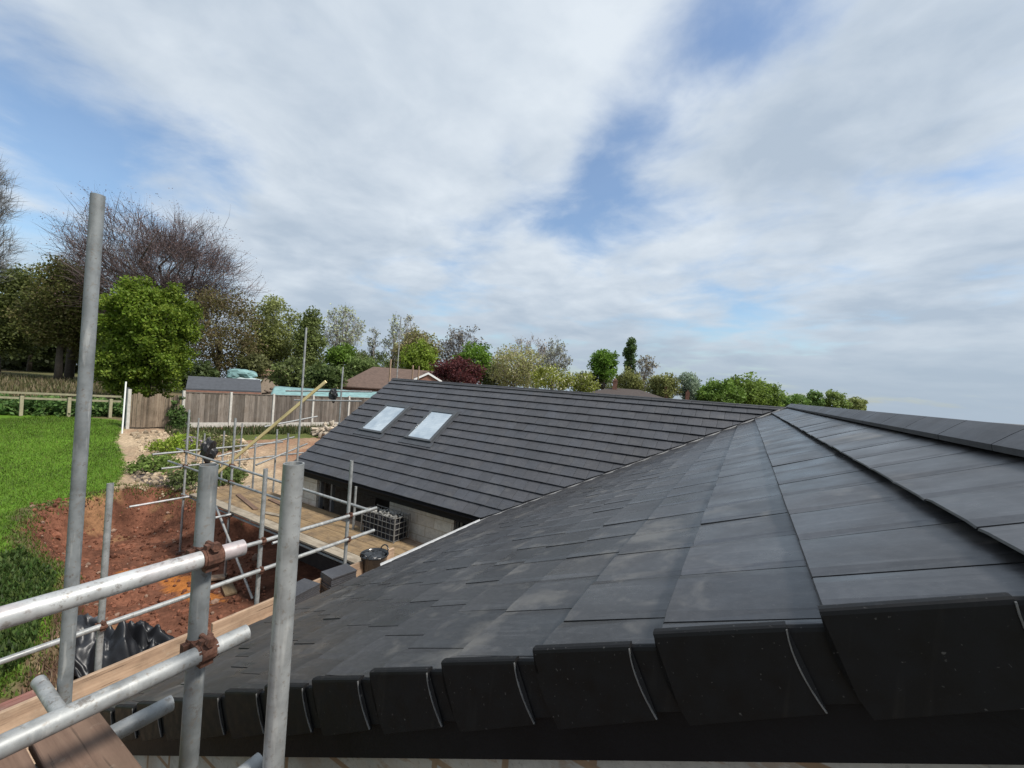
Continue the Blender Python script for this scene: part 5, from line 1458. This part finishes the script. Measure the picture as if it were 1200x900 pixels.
# projecting gable
gp_ = at(502, 437.5, 33.6) - np.array([p[0], p[1], z0]); w2 = 1.15; hg = 0.62
mb = MB(); ap = gp_; el_ = gp_ - r_ * w2 - Z_ * hg; er_ = gp_ + r_ * w2 - Z_ * hg
bk = a_ * 4.0
mb.add([ap, el_, er_, ap + bk, el_ + bk, er_ + bk], [(0, 1, 4, 3), (0, 3, 5, 2), (3, 4, 5)]); o = mb.build('gable_roof', M_ROOFBROWN, bg_); sm = o.modifiers.new('t', 'SOLIDIFY'); sm.thickness = 0.06
mb = MB(); mb.add([ap - Z_ * .12 + a_ * .05, el_ - Z_ * 1.6 + r_ * .15 + a_ * .05, el_ - Z_ * .1 + r_ * .15 + a_ * .05, er_ - Z_ * .1 - r_ * .15 + a_ * .05, er_ - Z_ * 1.6 - r_ * .15 + a_ * .05], [(0, 2, 1, 4, 3)])
mb.v[0] = np.vstack([mb.v[0], mb.v[0] + a_ * 0.2]); mb.c = [np.ones((10, 3))]; mb.n = 10; mb.f += [(5, 8, 9, 6, 7), (0, 5, 7, 2), (0, 3, 8, 5), (2, 7, 6, 1), (3, 4, 9, 8)]
mb.build('gable_wall', M_BRICK, bg_)
for s_, e_ in ((-1, el_), (1, er_)):
    MB().box((ap + e_) / 2 - a_ * 0.04, (e_ - ap) / 2, a_ * 0.025, Z_ * 0.085).build('bargeboard', M_WHITE, bg_)

# brown hipped roof right of centre with chimneys
r_, a_ = frame_of(728)
p = at(732, 466, 44); z0 = gz(p[0], p[1]) - 0.3
h2 = empty('hipped_house', (p[0], p[1], z0), 'house showing only a brown hipped roof and chimney over the ridge', 'house')
ze_ = at(732, 466, 44)[2] - z0; zr_ = at(725, 456, 47)[2] - z0
rf_ = gable_box(h2, 8.6, 6.5, ze_, zr_, (M_BRICK, simple('dark_brown_roof_tiles', (0.055, 0.042, 0.038), 0.9, 0.25, 4)), 0.3, r=r_, a=a_, hip=3.0)
c_ = at(721, 446, 47) - np.array([p[0], p[1], z0])
MB().box(c_ - Z_ * 0.7, r_ * 0.25, a_ * 0.25, Z_ * 0.7).box(c_ + Z_ * 0.0, r_ * 0.3, a_ * 0.3, Z_ * 0.05).tube(c_, c_ + Z_ * .25, 0.1).build('chimney', M_BRICK, rf_)
MB().box(r_ * 0.2 - a_ * 0.02 + Z_ * (ze_ - 0.7), r_ * 0.6, a_ * 0.03, Z_ * 0.45).build('window', M_WHITE, h2)
for (px, py, d, w_, lb) in ((795, 462, 46, 7.0, 'house with two slim brick chimneys low over the ridge'),):
    r_, a_ = frame_of(px); p = at(px, 474, d); z0 = gz(p[0], p[1]) - 0.2
    h3 = empty('chimney_house', (p[0], p[1], z0), lb, 'house')
    ze_ = at(px, 480, d)[2] - z0; zr_ = at(px, 469.5, d + 3)[2] - z0
    rf_ = gable_box(h3, w_, 6.0, ze_, zr_, (M_BRICK, M_ROOFBROWN), 0.3, r=r_, a=a_, hip=1.0)
    for cpx, ct in ((781, 453), (806, 459)):
        c_ = at(cpx, ct, d + 3) - np.array([p[0], p[1], z0])
        MB().box(c_ - Z_ * 0.7, r_ * 0.22, a_ * 0.22, Z_ * 0.7).tube(c_, c_ + Z_ * .2, 0.09).build('chimney', M_BRICK, rf_)
